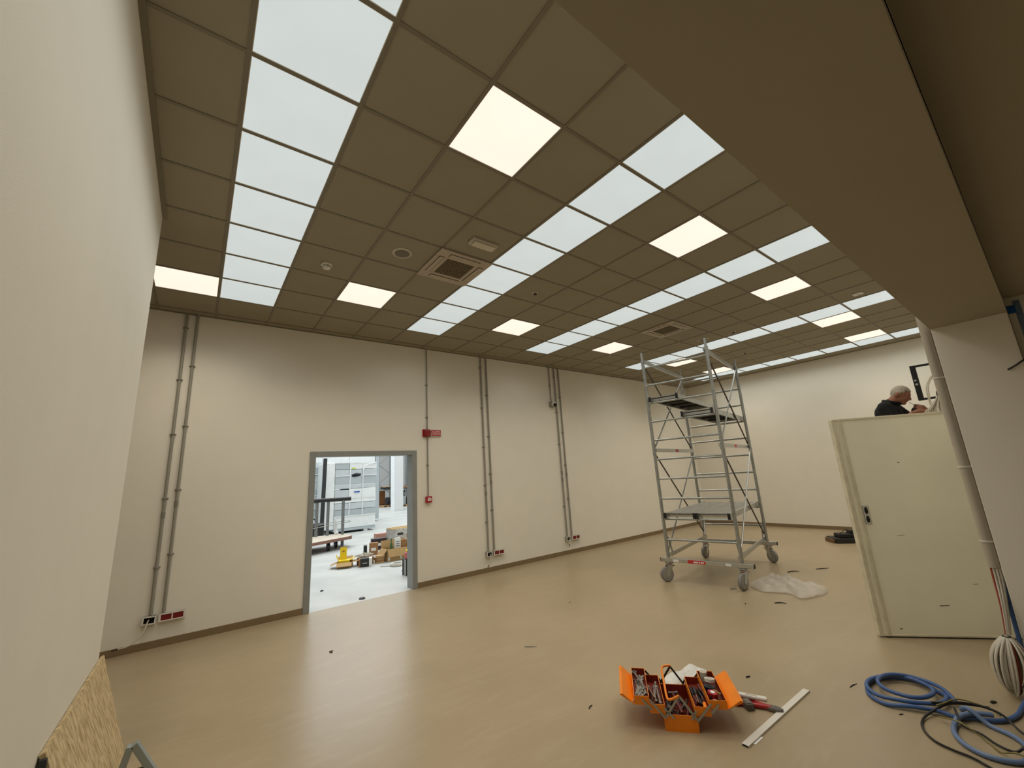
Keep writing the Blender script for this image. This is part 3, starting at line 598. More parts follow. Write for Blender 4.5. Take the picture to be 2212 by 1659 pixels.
remeshed('polo_shirt', sh, 0.01, SHIRT, per, 4)
co = MB(); ring = []
for k in range(16):
    a = 2 * math.pi * k / 16; ring.append(neck + Vector((0.074 * math.cos(a), 0.074 * math.sin(a), 0.018 + 0.026 * math.sin(a))))
co.tube(ring, 0.017, 8, closed=True); co.build('collar', SHIRT, per, 60)
tr = MB()
tr.ell(hip + Vector((0, 0, -0.08)), (0.178, 0.13, 0.13))
for s in (-1, 1): limb(tr, [hip + Vector((s * 0.09, 0, -0.06)), Vector((s * 0.10, -0.01, 0.46)), Vector((s * 0.10, 0.02, 0.10))], [0.1, 0.076, 0.068])
remeshed('trousers', tr, 0.012, TROUS, per, 3)
for s in (-1, 1):
    x = MB(); limb(x, [Vector((s * 0.10, 0.045, 0.048)), Vector((s * 0.105, -0.06, 0.05)), Vector((s * 0.115, -0.17, 0.038))], [0.048, 0.05, 0.038]); remeshed('shoe', x, 0.008, SHOE, per, 3)
# hair: a cap over the skull, cut above forehead, ears and nape
hm = bpy.data.meshes.new('hair'); bm = bmesh.new()
bmesh.ops.create_uvsphere(bm, u_segments=40, v_segments=28, radius=1.0)
for v in list(bm.verts):
    x, y, z = v.co
    keep = (z > -0.12 - 0.42 * y * (1 if y < 0 else 0) * 0 + (0.5 if y < -0.55 else (0.16 if y < -0.2 else (-0.02 if y < 0.22 else -0.62))))
    if not keep: bm.verts.remove(v)
for v in bm.verts:
    j = 1 + random.uniform(-0.006, 0.006); v.co = HT @ Vector((v.co.x * 0.0815 * j, v.co.y * 0.104 * j + 0.001, v.co.z * 0.1045 * j + 0.02))
bm.to_mesh(hm); bm.free(); hm.materials.append(HAIR)
for p in hm.polygons: p.use_smooth = True
ho = bpy.data.objects.new('hair', hm); COL.objects.link(ho); ho.parent = per; sd_ = ho.modifiers.new('solid', 'SOLIDIFY'); sd_.thickness = 0.006
for s in (-1, 1):
    e = MB().ell((s * 0.03, -0.0805, 0.006), (0.012, 0.007, 0.006), 12, 8, HT).build('eye', PAPERW, per, 60); MB().ell((s * 0.03, -0.0865, 0.005), (0.005, 0.003, 0.005), 10, 8, HT).build('iris', BLACK, e, 60)
MB().box((-0.02, -0.1025, -0.0605), (0.02, -0.097, -0.0575), HT).build('mouth', mat('lip', (128, 70, 60), 0.6), per, 0)
t = thing('probe', 'thin black tool held in the man\'s raised hand', 'tool', (6.40, -4.955, 2.118))
MB().cyl((0, 0, 0), (0.0, 0.05, 0.045), 0.005, 8).build('grip', BLACKC, t); MB().cyl((0.0, 0.05, 0.045), (0.0, 0.085, 0.078), 0.0025, 8).build('tip', DARKST, t)
# step platform carrying him
t = thing('step_platform', 'metal step platform behind the door leaf under the man', 'step platform', (PX, PY, 0))
MB().box((-0.28, -0.26, 0.69), (0.28, 0.22, 0.72)).build('deck', ALU, t, 0, 0.003)
for sx in (-1, 1):
    MB().bar((sx * 0.27, -0.25, 0.69), (sx * 0.30, -0.36, 0.0), 0.03, 0.05).build('leg', ALU, t, 0); MB().bar((sx * 0.27, 0.2, 0.69), (sx * 0.30, 0.42, 0.0), 0.03, 0.05).build('leg', ALU, t, 0)
for k, z in enumerate((0.23, 0.46)): MB().box((-0.28, 0.37 - 0.09 * k - 0.06, z), (0.28, 0.37 - 0.09 * k + 0.05, z + 0.025)).build('tread', ALU, t, 0)

# ------------------------------------------------------------------ scaffold tower
sc = thing('scaffold_tower', 'tall mobile scaffold tower of galvanised tubes on four castors', 'scaffold', (6.69, -2.24, 0), math.radians(12.7))
HX, HY = 0.93, 0.495
corners = [(-HX, HY), (-HX, -HY), (HX, HY), (HX, -HY)]
for (x, y) in corners:
    MB().cyl((x, y, 0.24), (x, y, 1.92), 0.0245, 14).build('post', GALV, sc, 40)
    MB().cyl((x, y, 1.92), (x, y, 3.36), 0.0245, 14).build('post', GALV, sc, 40)
    MB().cyl((x, y, 3.36), (x, y, 3.49), 0.0195, 12).build('spigot', GALV, sc, 40)
    for z in (0.62, 1.84, 1.99, 3.34): MB().cyl((x, y, z - 0.02), (x, y, z + 0.02), 0.0285, 14).build('collar', GALV, sc, 40)
for i, x in enumerate((-HX, HX)):
    for k in range(10): MB().cyl((x, -HY, 0.58 + 0.2945 * k), (x, HY, 0.58 + 0.2945 * k), 0.0155, 10).build('rung', GALV, sc, 40)
    MB().box((x - 0.03, -0.63, 0.268), (x + 0.03, 0.60, 0.322)).build('base_beam', ALU, sc, 0, 0.003)
    for s, yy in ((-1, -0.63), (1, 0.60)): MB().cbox((x, yy + s * 0.004, 0.295), (0.056, 0.012, 0.05)).build('end_cap', BLACK, sc, 0)
st = MB().box((-HX - 0.0315, -0.03, 0.273), (-HX - 0.03, 0.21, 0.317)).build('sticker', mat('sticker_red', (196, 44, 40), 0.5, var=0.05), sc, 0)
for (a, c) in ((-0.01, 0.03), (0.04, 0.06), (0.07, 0.13)): MB().box((-HX - 0.0325, a, 0.284), (-HX - 0.0315, c, 0.302)).build('sticker_mark', PAPERW, st, 0)
for (a, c) in ((0.34, 0.42), (-0.36, -0.29)): MB().box((-HX - 0.0315, a, 0.278), (-HX - 0.03, c, 0.31)).build('sticker', PAPERW, sc, 0)
for y in (HY, -HY):
    s = 1 if y > 0 else -1; yo = y - s * 0.035
    for z in (0.37, 1.90, 3.33):
        MB().bar((-HX, yo, z), (HX, yo, z), 0.028, 0.055).build('side_beam', ALU, sc, 0, 0.002)
    MB().box((-0.1, yo - 0.0155, 1.88), (0.04, yo + 0.0155, 1.92)).build('sticker', MATS['sticker_red'], sc, 0)
    yb = y - s * 0.012
    for (za, zb_, xa, xb) in ((3.31, 1.95, -HX, HX), (3.31, 1.95, HX, -HX), (1.86, 0.44, -HX, HX), (1.86, 0.44, HX, -HX)):
        MB().cyl((xa, yb + (0.012 if xa < 0 else -0.012), za), (xb, yb + (0.012 if xa < 0 else -0.012), zb_), 0.0115, 8).build('brace', BRACE if xa < 0 else GALV, sc, 40)
    MB().bar((-HX, yo, 0.62), (-HX + 0.10, yo, 0.40), 0.016, 0.02).build('strut', GALV, sc, 0); MB().bar((HX, yo, 0.62), (HX - 0.10, yo, 0.40), 0.016, 0.02).build('strut', GALV, sc, 0)
def castor(x, y, rot):
    c = MB().box((-0.045, -0.045, 0.245), (0.045, 0.045, 0.262)).build('castor', GALV, sc, 0, 0.003); c.location = (x, y, 0); c.rotation_euler = (0, 0, rot)
    MB().cyl((0, 0, 0.232), (0, 0, 0.246), 0.036, 16).build('red_ring', REDP, c)
    f = MB()
    for s in (-1, 1): f.prism([(-0.03, 0.235), (0.035, 0.235), (0.085, 0.10), (0.06, 0.07), (0.035, 0.085), (-0.03, 0.19)], 0.005, Matrix(((1, 0, 0, 0), (0, 0, 1, s * 0.036 - 0.0025), (0, 1, 0, 0), (0, 0, 0, 1))))
    f.box((-0.03, -0.036, 0.222), (0.035, 0.036, 0.235)); f.build('fork', ALU, c, 0)
    MB().lathe([(0.085, -0.026), (0.097, -0.02), (0.1, -0.01), (0.1, 0.01), (0.097, 0.02), (0.085, 0.026)], 28, Matrix.Translation((0.055, 0, 0.1)) @ Matrix.Rotation(math.pi / 2, 4, 'X')).build('tyre', RUBBER, c, 40)
    MB().lathe([(0.02, -0.03), (0.078, -0.0275), (0.078, 0.0275), (0.02, 0.03)], 24, Matrix.Translation((0.055, 0, 0.1)) @ Matrix.Rotation(math.pi / 2, 4, 'X')).build('hub', mat('hub_grey', (150, 146, 138), 0.5), c, 40)
    MB().box((0.0, -0.03, 0.205), (-0.075, 0.03, 0.214)).build('brake_pedal', DARKST, c, 0, 0.003)
castor(-HX, HY, math.radians(140)); castor(-HX, -HY, math.radians(163)); castor(HX, HY, math.radians(165)); castor(HX, -HY, math.radians(232))
def platform(y0, y1, z, worn=False):
    e = MB()
    for yy in (y0, y1 - 0.03): e.box((-HX - 0.05, yy, z), (HX + 0.05, yy + 0.03, z + 0.075))
    p = e.build('platform', ALU, sc, 0, 0.003)
    MB().box((-HX - 0.01, y0 + 0.0305, z + 0.06), (HX + 0.01, y1 - 0.0305, z + 0.072)).build('deck_board', WOODDK, p, 0)
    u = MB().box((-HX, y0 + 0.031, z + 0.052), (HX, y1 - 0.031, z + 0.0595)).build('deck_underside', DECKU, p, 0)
    for k in range(5):
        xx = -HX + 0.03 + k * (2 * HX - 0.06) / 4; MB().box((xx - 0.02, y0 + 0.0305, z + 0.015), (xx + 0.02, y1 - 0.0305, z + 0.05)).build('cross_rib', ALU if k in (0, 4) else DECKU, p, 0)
    for yy in (y0, y1 - 0.03):
        for s in (-1, 1): MB().cbox((s * (HX + 0.055), yy + 0.015, z + 0.037), (0.03, 0.034, 0.08)).build('end_cap', BLACK, p, 0, 0.004)
platform(0.005, 0.455, 0.89); platform(-0.455, -0.005, 0.89); platform(0.0, 0.45, 2.658); platform(-0.46, -0.01, 2.364)

# ------------------------------------------------------------------ toolbox
TA = math.atan2(-0.768, 0.64); TO = (2.499, -3.917, 0)
TM = Matrix.Translation(TO) @ Matrix.Rotation(TA, 4, 'Z')
tb = thing('toolbox', 'open orange cantilever metal toolbox full of hand tools on the floor', 'toolbox', TO, TA)
TL = 0.40; th = 0.003
def tray(name, x0, x1, z0, z1):
    o = MB(); o.box((x0, 0, z0), (x1, TL, z0 + th)).box((x0, 0, z0 + th), (x0 + th, TL, z1)).box((x1 - th, 0, z0 + th), (x1, TL, z1)).box((x0 + th, 0, z0 + th), (x1 - th, th, z1)).box((x0 + th, TL - th, z0 + th), (x1 - th, TL, z1))
    ob = o.build(name, ORANGE, tb, 0)
    e = 0.0008; l = MB(); X0, X1, Y0, Y1, Z0, Z1 = x0 + th, x1 - th, th, TL - th, z0 + th, z1 - 0.003
    l.box((X0, Y0, Z0), (X1, Y1, Z0 + e)).box((X0, Y0, Z0 + e), (X0 + e, Y1, Z1)).box((X1 - e, Y0, Z0 + e), (X1, Y1, Z1)).box((X0 + e, Y0, Z0 + e), (X1 - e, Y0 + e, Z1)).box((X0 + e, Y1 - e, Z0 + e), (X1 - e, Y1, Z1))
    l.build('lining', TRAYR, ob, 0); return ob
tray('base_box', 0.0, 0.203, 0.0, 0.094)
tray('tray', -0.083, 0.012, 0.0955, 0.148); tray('tray', -0.176, -0.081, 0.1395, 0.19)
tray('tray', 0.193, 0.288, 0.0955, 0.146); tray('tray', 0.283, 0.388, 0.139, 0.188)
def lid(pts):
    o = MB(); P = [Vector((x, 0, z)) for x, z in pts]
    for a, c in zip(P, P[1:]): o.bar(a + Vector((0, TL / 2, 0)), c + Vector((0, TL / 2, 0)), TL + 0.004, 0.0025, up=(c - a).cross(Vector((0, 1, 0))))
    # end gussets
    for y in (-0.0015, TL + 0.0005):
        o.add([(p.x, y, p.z) for p in P] + [(p.x, y + 0.001, p.z) for p in P], [tuple(range(len(P))), tuple(range(2 * len(P) - 1, len(P) - 1, -1))])
    return o.build('lid', ORANGE, tb, 0)
lid([(-0.178, 0.142), (-0.246, 0.198), (-0.262, 0.197), (-0.262, 0.190)]); lid([(0.390, 0.142), (0.466, 0.192), (0.482, 0.190), (0.482, 0.183)])
for y, dy in ((-0.006, -1), (TL + 0.006, 1)):
    for (a, c, wd) in (((0.105, 0.205), (0.012, 0.082), 0.013), ((0.105, 0.205), (0.195, 0.078), 0.013), ((0.004, 0.078), (-0.078, 0.172), 0.013), ((0.2, 0.07), (0.29, 0.165), 0.013), ((-0.125, 0.17), (-0.07, 0.12), 0.012), ((0.008, 0.126), (0.058, 0.078), 0.012), ((0.335, 0.165), (0.29, 0.118), 0.013), ((0.195, 0.122), (0.168, 0.078), 0.012)):
        MB().bar((a[0], y, a[1]), (c[0], y, c[1]), wd, 0.003, up=(0, 1, 0)).build('arm', GALV if dy < 0 else DARKST, tb, 0)
        for p in (a, c): MB().cyl((p[0], y - 0.003, p[1]), (p[0], y + 0.003, p[1]), 0.005, 8).build('rivet', GALV, tb)
MB().tube(smooth_path([(0.105, -0.008, 0.207), (0.075, -0.004, 0.19), (0.045, 0.012, 0.172), (0.033, 0.05, 0.172), (0.036, 0.2, 0.195), (0.04, 0.35, 0.205), (0.055, 0.392, 0.21), (0.085, 0.404, 0.212), (0.108, 0.408, 0.21)], 5), 0.0075, 10).build('handle', ORANGE, tb, 60)
# tools
def put(o, x, y, z, rz=0, rx=0, ry=0):
    o.matrix_world = TM @ Matrix.Translation((x, y, z)) @ Euler((rx, ry, rz)).to_matrix().to_4x4(); return o
def wrench(Lw, r, label, group, m=CHROME):
    t = thing('wrench', label, 'wrench', (0, 0, 0), 0, group)
    MB().box((-0.006, -Lw / 2, 0), (0.006, Lw / 2, 0.005)).build('shaft', m, t, 0, 0.0015)
    MB().torus((0, Lw / 2 + r * 0.9, 0.0025), r, 0.0045, 'z', 14, 6).build('ring_end', m, t, 60)
    k = [(math.cos(a) * r * 1.25, -Lw / 2 - r * 0.8 + math.sin(a) * r * 1.25) for a in [math.radians(v) for v in range(-50, 231, 28)]]
    MB().prism(k + [(-r * .45, -Lw / 2 - r * 1.1), (-r * .4, -Lw / 2 - r * .3), (r * .4, -Lw / 2 - r * .3), (r * .45, -Lw / 2 - r * 1.1)], 0.006).build('open_end', m, t, 0)
    return t
for k in range(9):
    Lw = random.uniform(0.14, 0.22); put(wrench(Lw, 0.011 + Lw * 0.02, f'chrome wrench, {ORD[k]} from the left, in the outer left toolbox tray', 'wrenches in outer left tray'), -0.154 + 0.0062 * k, 0.18 + random.uniform(-.05, .05), 0.146 + 0.0055 * (k // 2), random.uniform(-.12, .12) + (math.pi if k % 2 else 0), random.uniform(-.02, .02))
put(wrench(0.2, 0.015, 'topmost chrome wrench lying slantwise in the outer left toolbox tray', 'wrenches in outer left tray'), -0.125, 0.24, 0.176, 0.28, 0.03)
def socket_(label, L_, r):
    t = thing('socket_wrench', label, 'wrench', (0, 0, 0), 0, 'socket spanners in inner left tray')
    MB().tube([(0, -L_ / 2, 0), (0, L_ / 2, 0)], r * 0.62, 10).build('shaft', CHROME, t, 40)
    for s in (-1, 1):
        MB().cyl((0, s * L_ / 2, 0), (0, s * (L_ / 2 + 0.028), 0), r, 12).build('socket', CHROME, t); MB().cyl((0, s * (L_ / 2 + 0.0281), 0), (0, s * (L_ / 2 + 0.0285), 0), r * .7, 12).build('hole', DARKH, t)
    return t
for k, (x, y, z, a) in enumerate(((-0.062, 0.21, 0.115, 0.12), (-0.04, 0.18, 0.115, -0.05), (-0.018, 0.19, 0.115, 0.08), (-0.052, 0.15, 0.134, 0.2), (-0.03, 0.2, 0.136, -0.12), (-0.012, 0.14, 0.134, 0.02))):
    put(socket_(f'chrome socket spanner, {ORD[(0, 2, 4, 1, 3, 5)[k]]} from the left, in the inner left toolbox tray', 0.15 + 0.015 * (k % 3), 0.0095 + 0.0015 * (k % 2)), x, y, z, a)
def driver(label, L_, hm, sm=CHROME, grp=None, hl=0.09, hr=0.012):
    t = thing('screwdriver', label, 'screwdriver', (0, 0, 0), 0, grp)
    MB().lathe([(hr * .6, 0), (hr, 0.012), (hr * .9, hl * .5), (hr, hl * .85), (hr * .5, hl)], 10, Matrix.Rotation(math.pi / 2, 4, 'X')).build('handle', hm, t, 40)
    MB().cyl((0, -hl, 0), (0, -hl - L_, 0), 0.0035, 8).build('blade', sm, t); return t
DKRED = mat('dark_red_grip', (92, 30, 26), 0.5, var=0.1)
for k, (x, y, z, a) in enumerate(((0.215, 0.31, 0.112, 0.02), (0.238, 0.33, 0.112, -0.06), (0.262, 0.3, 0.112, 0.05), (0.225, 0.12, 0.113, 3.1), (0.25, 0.1, 0.113, 3.2), (0.27, 0.32, 0.132, 0.1), (0.235, 0.28, 0.133, -0.02))):
    put(driver(f'{["black", "dark red"][k % 2]} handled screwdriver, {ORD[(0, 3, 5, 1, 4, 6, 2)[k]]} from the left, in inner right toolbox tray', 0.11, DKRED if k % 2 else BLACK, CHROME if k in (0, 6) else STEELT, 'screwdrivers in inner right tray'), x, y, z, a)
put(driver('screwdriver with bright orange handle end in the inner right tray', 0.1, ORANGE, STEELT, None, 0.06, 0.013), 0.262, 0.03, 0.127, math.pi - 0.05)
# outer right tray
def roll(label, R_, h_, m, core, x, y, z, rx=0.0, cat='tape roll'):
    t = thing('tape_roll', label, cat, (0, 0, 0))
    MB().lathe([(R_ * .5, 0), (R_, 0), (R_, h_), (R_ * .5, h_)], 24).build('tape', m, t, 40)
    MB().lathe([(R_ * .42, -0.001), (R_ * .5, -0.001), (R_ * .5, h_ + 0.002), (R_ * .42, h_ + 0.002)], 24).build('core', core, t, 40); MB().cyl((0, 0, 0.001), (0, 0, 0.002), R_ * .42, 16).build('hole', DARKH, t)
    return put(t, x, y, z, 0.3, rx, 0.1)
roll('white tape roll lying on top in the outer right toolbox tray', 0.034, 0.018, WHITEP, OFFW, 0.345, 0.27, 0.178, -0.15)
roll('black tape roll below the white roll in the outer right tray', 0.036, 0.02, mat('navy_tape', (22, 28, 48), 0.4), BLACK, 0.325, 0.205, 0.158)
roll('red tape roll with white top in the outer right tray', 0.03, 0.028, REDP, PAPERW, 0.325, 0.115, 0.155, 0.1)
t = put(thing('clear_jar', 'small clear plastic jar at the back of the outer right tray', 'jar', (0, 0, 0)), 0.32, 0.345, 0.165, 0)
MB().lathe([(0.022, -0.02), (0.024, 0.0), (0.024, 0.03), (0.02, 0.034)], 18).build('jar_body', mat('clear_jar', (200, 196, 180), 0.2, var=0.05), t, 40); MB().lathe([(0.025, 0.03), (0.025, 0.042), (0.02, 0.043)], 18).build('lid', OFFW, t, 40)
for k in range(8):
    x, y = 0.30 + random.uniform(0, .07), 0.03 + random.uniform(0, .07) + (0.1 if k > 5 else 0); m_ = [PAPERW, mat('brass', (150, 130, 80), 0.35, 0.8), BLACK, STEELT][k % 4]
    o = MB().lathe([(0.006, 0), (0.009, 0.003), (0.009, 0.012), (0.005, 0.02)], 8).build('fitting', m_, None, 40); tag(o, 'small plug fitting lying loose in the outer right toolbox tray', 'fitting', 'loose fittings in outer right tray'); put(o, x, y, 0.143 + 0.01 * (k % 3), random.uniform(0, 6), random.uniform(.8, 1.6))
t = put(thing('adjustable_spanner', 'greenish brass adjustable tool in the outer right toolbox tray', 'spanner', (0, 0, 0)), 0.355, 0.16, 0.168, 0.5)
MB().box((-0.007, -0.05, 0), (0.007, 0.04, 0.006)).build('shaft', MATS['brass'], t, 0, 0.002); MB().prism([(-0.02, 0.035), (0.02, 0.035), (0.022, 0.07), (0.008, 0.07), (0.006, 0.05), (-0.006, 0.05), (-0.01, 0.072), (-0.024, 0.068)], 0.008).build('jaw', MATS['brass'], t, 0)
# base box
t = put(thing('hammer', 'steel-headed hammer lying on top of tools in toolbox base', 'hammer', (0, 0, 0)), 0.1, 0.2, 0.085, 0.12, 0.05)
MB().tube([(0, -0.15, 0), (0, 0.08, 0)], [0.011, 0.008], 10).build('shaft', DKRED, t, 40); MB().cyl((-0.03, 0.085, 0), (0.02, 0.085, 0), 0.008, 12).cyl((0.02, 0.085, 0), (0.034, 0.085, 0), 0.011, 12).build('head', STEELT, t)
def pliers(label, m, x, y, z, a, group=None, sc_=1.0):
    t = thing('pliers', label, 'pliers', (0, 0, 0), 0, group)
    for s in (-1, 1):
        MB().tube(smooth_path([(s * 0.004, 0.0, 0), (s * 0.02, -0.04, 0), (s * 0.022, -0.08, 0), (s * 0.014, -0.125, 0)], 4), 0.0065 * sc_, 8).build('grip', m, t, 60)
        MB().prism([(0, -0.005), (s * 0.013, 0.0), (s * 0.011, 0.025), (s * 0.003, 0.055), (s * 0.0005, 0.055)][::s], 0.009, Matrix.Translation((0, 0, -0.0045))).build('jaw', STEELT, t, 0)
    MB().cyl((0, 0.004, -0.007), (0, 0.004, 0.007), 0.009, 12).build('pivot', STEELT, t); return put(t, x, y, z, a)
pliers('black-handled pliers in the bottom of the toolbox base', BLACK, 0.055, 0.16, 0.05, 0.2); pliers('dark red-handled pliers in the bottom of the toolbox base', DKRED, 0.15, 0.19, 0.05, -0.2); pliers('black-grip pliers at the front of the toolbox base', BLACKC, 0.12, 0.14, 0.068, 2.8)
for k in range(8):
    put(driver('dark handled screwdriver heaped in the toolbox base', 0.1, [DKRED, BLACK, BLACKC][k % 3], STEELT, 'screwdrivers in toolbox base'), random.uniform(.03, .17), random.uniform(.2, .34), 0.02 + 0.012 * (k % 3), random.uniform(-.4, .4))

# ------------------------------------------------------------------ things lying on the floor
def sheet(name, label, cat, outline, h, m, loc, seed, thick=0.0015, N=26):
    rnd = random.Random(seed); cx = sum(p[0] for p in outline) / len(outline); cy = sum(p[1] for p in outline) / len(outline)
    P = smooth_path([(x, y, 0) for x, y in outline], 6, True); vs = []; rings = 9; n = len(P)
    ph = [(rnd.uniform(0, 6.28), rnd.uniform(2, 6), rnd.uniform(0, 6.28)) for _ in range(7)]
    for j in range(rings + 1):
        f = 1 - j / rings
        for i in range(n):
            x = cx + (P[i].x - cx) * f; y = cy + (P[i].y - cy) * f
            z = sum(abs(math.sin(p[0] + p[1] * (x * math.cos(p[2]) + y * math.sin(p[2])) * 4.5)) for p in ph) / 7
            vs.append((x - loc[0], y - loc[1], 0.004 + h * (z ** 1.5) * (0.25 + 0.75 * min(1, j / 3))))
    fs = [(j * n + i, j * n + (i + 1) % n, (j + 1) * n + (i + 1) % n, (j + 1) * n + i) for j in range(rings) for i in range(n)]
    o = MB().add(vs, fs).build(name, m, None, 70, loc=loc); sd = o.modifiers.new('s', 'SOLIDIFY'); sd.thickness = thick; sd.offset = 1
    return tag(o, label, cat)
sheet('plastic_sheet', 'crumpled translucent plastic sheet on floor beside the scaffold castor', 'plastic sheet', [(5.99, -2.97), (6.15, -2.86), (6.55, -2.85), (6.78, -2.9), (6.5, -3.05), (6.82, -3.06), (6.62, -3.35), (6.55, -3.6), (6.25, -3.7), (5.92, -3.62), (5.86, -3.55), (5.98, -3.4), (5.88, -3.15)], 0.12, PLASTIC_SHEET, (6.3, -3.25, 0), 3)
sheet('plastic_bag', 'white plastic bag lying on floor right behind the orange toolbox', 'plastic bag', [(2.99, -3.66), (3.02, -3.56), (3.16, -3.53), (3.34, -3.60), (3.40, -3.70), (3.30, -3.79), (3.18, -3.82)], 0.085, BAGM, (3.18, -3.68, 0), 5)
# knife-cutters and block by the toolbox
def FM(x, y, z, rz): return Matrix.Translation((x, y, z)) @ Matrix.Rotation(rz, 4, 'Z')
t = thing('cable_cutter', 'red-handled cable cutter lying right of the toolbox', 'cutter', (3.17, -4.17, 0), math.atan2(-0.23, 0.06))
MB().tube(smooth_path([(-0.13, 0.03, 0.014), (-0.05, 0.035, 0.016), (0.03, 0.014, 0.018), (0.1, 0.0, 0.018)], 4), [0.013] * 13, 8).build('grip', REDP, t, 60)
MB().tube(smooth_path([(-0.12, -0.05, 0.014), (-0.05, -0.03, 0.016), (0.03, -0.012, 0.018), (0.1, 0.0, 0.018)], 4), [0.015] * 13, 8).build('grip', REDP, t, 60)
MB().prism([(0.08, -0.02), (0.13, -0.026), (0.17, -0.008), (0.17, 0.008), (0.13, 0.026), (0.08, 0.02)], 0.014, Matrix.Translation((0, 0, 0.012))).build('blade', STEELT, t, 0)
t = thing('plastic_bar', 'white rounded plastic bar lying across the red cutter', 'bar', (3.20, -4.148, 0.03), math.atan2(-0.165, 0.066))
MB().box((-0.09, -0.021, 0), (0.09, 0.021, 0.024)).build('body', WHITEP, t, 0, 0.009); MB().box((-0.04, -0.012, 0.024), (0.03, 0.012, 0.0252)).build('label_strip', OFFW, t, 0)
t = thing('grey_block', 'small dark grey block in front of the red cutter', 'block', (3.12, -4.15, 0), 0.9)
MB().box((-0.04, -0.026, 0), (0.04, 0.026, 0.042)).build('body', mat('rough_grey', (96, 90, 82), 0.85, var=0.25, scale=40, bump=0.3), t, 0, 0.006); MB().box((-0.03, -0.018, 0.042), (0.03, 0.018, 0.046)).build('pad', mat('pad_grey', (112, 106, 98), 0.9, var=0.2, scale=50), t, 0)
a = Vector((2.70, -4.315, 0)); c = Vector((3.63, -4.332, 0))
t = thing('trunking_strip', 'long white flat plastic strip lying on floor right of the toolbox', 'strip', a, math.atan2((c - a).y, (c - a).x)); Ls = (c - a).length
MB().box((0, -0.02, 0.0), (Ls, 0.02, 0.012)).build('channel', WHITEP, t, 0, 0.001); MB().box((-0.002, -0.017, 0.002), (0.0, 0.017, 0.010)).build('open_end', DARKH, t, 0); MB().box((0.06, -0.032, 0.0), (0.16, -0.0205, 0.003)).build('peeled_edge', PAPERW, t, 0)
def scrap(x, y, L_, w_, rz, m, label, bend=0.0):
    o = MB().tube([(-L_ / 2, 0, w_), (0, bend, w_ * 1.2), (L_ / 2, 0, w_)], [w_, w_ * 1.1, w_ * .6], 6).build('scrap', m, None, 40, loc=(x, y, 0)); o.rotation_euler = (0, 0, rz); return tag(o, label, 'scrap')
scrap(1.236, -0.911, 0.05, 0.005, 1.2, BLACKC, 'small black wire scrap on the floor before the doorway', 0.03)
scrap(2.722, -2.285, 0.12, 0.003, -0.8, mat('slate_blue', (92, 104, 116), 0.6), 'thin blue-grey strip scrap in the middle of the floor')
scrap(2.358, -3.404, 0.05, 0.004, 0.3, BLACKC, 'tiny dark scrap on the floor left of the toolbox', 0.006)
scrap(3.55, -3.962, 0.04, 0.005, -0.4, DARKST, 'small dark screw on the floor behind the toolbox')
scrap(5.565, -3.451, 0.12, 0.006, -1.0, BLACKC, 'bent black scrap on the floor in front of the plastic sheet', 0.02)
scrap(7.199, -3.024, 0.18, 0.007, -0.6, BLACKC, 'forked black cable scrap on the floor behind the plastic sheet', 0.03)
scrap(7.64, -3.257, 0.20, 0.005, -0.6, DARKST, 'long thin dark scrap on the floor far behind the plastic sheet')
scrap(5.80, -2.80, 0.09, 0.008, -0.7, ALU, 'small grey scrap on the floor beside the front scaffold castor', 0.01)
scrap(6.93, -3.02, 0.06, 0.006, -0.5, BLACKC, 'tiny black scrap touching the back of the plastic sheet')
scrap(4.285, -5.19, 0.035, 0.007, -0.7, DARKST, 'dark chip on the floor below the cable skein', 0.004)
scrap(3.94, -4.53, 0.09, 0.003, -0.2, DARKST, 'thin brown twig-like scrap left of the blue oval coil', 0.005)
scrap(3.72, -4.83, 0.03, 0.003, -0.5, DARKST, 'tiny dark chip in front of the blue oval coil')
scrap(3.98, -1.558, 0.10, 0.0025, 0.5, mat('dust_grey', (122, 112, 98), 0.8), 'thin grey scratch-like strip near the doorway wall')
scrap(5.30, -3.17, 0.03, 0.005, 0.4, BLACKC, 'black crumb on the floor between toolbox and scaffold')
# dark case and leads by the far wall
t = thing('equipment_pile', 'dark flat cases with wooden edge heaped on floor behind the door leaf', 'cases', (10.3, -2.95, 0), -0.9)
MB().box((-0.32, -0.2, 0), (0.05, 0.2, 0.09)).build('flat_case', BLACK, t, 0, 0.01); MB().box((-0.36, -0.16, 0.0), (-0.325, 0.18, 0.075)).build('wooden_edge', mat('dull_wood', (112, 86, 58), 0.8), t, 0, 0.004); MB().box((-0.22, -0.14, 0.092), (0.2, 0.12, 0.16)).build('upper_case', BLACKM, t, 0, 0.012); MB().box((0.06, -0.22, 0.0), (0.4, 0.2, 0.088)).build('flat_case', DARKST, t, 0, 0.01); MB().box((0.0, -0.05, 0.162), (0.3, 0.12, 0.22)).build('small_case', BLACK, t, 0, 0.01)
MB().tube(smooth_path([(-0.2, -0.1, 0.165), (-0.1, -0.16, 0.25), (0.05, -0.1, 0.17), (0.15, -0.16, 0.24), (0.3, -0.22, 0.1)], 6), 0.006, 6).build('lead', BLACKC, t, 60)
t = thing('wall_anchor', 'tiny dark plug in the doorway wall behind the scaffold', 'plug', (10.6, YA + 0.03, 0.24)); MB().cyl((0, 0, 0), (0, -0.02, 0), 0.012, 10).build('plug', BLACK, t); MB().cyl((0, -0.02, 0), (0, -0.024, 0), 0.006, 8).build('screw', DARKST, t)
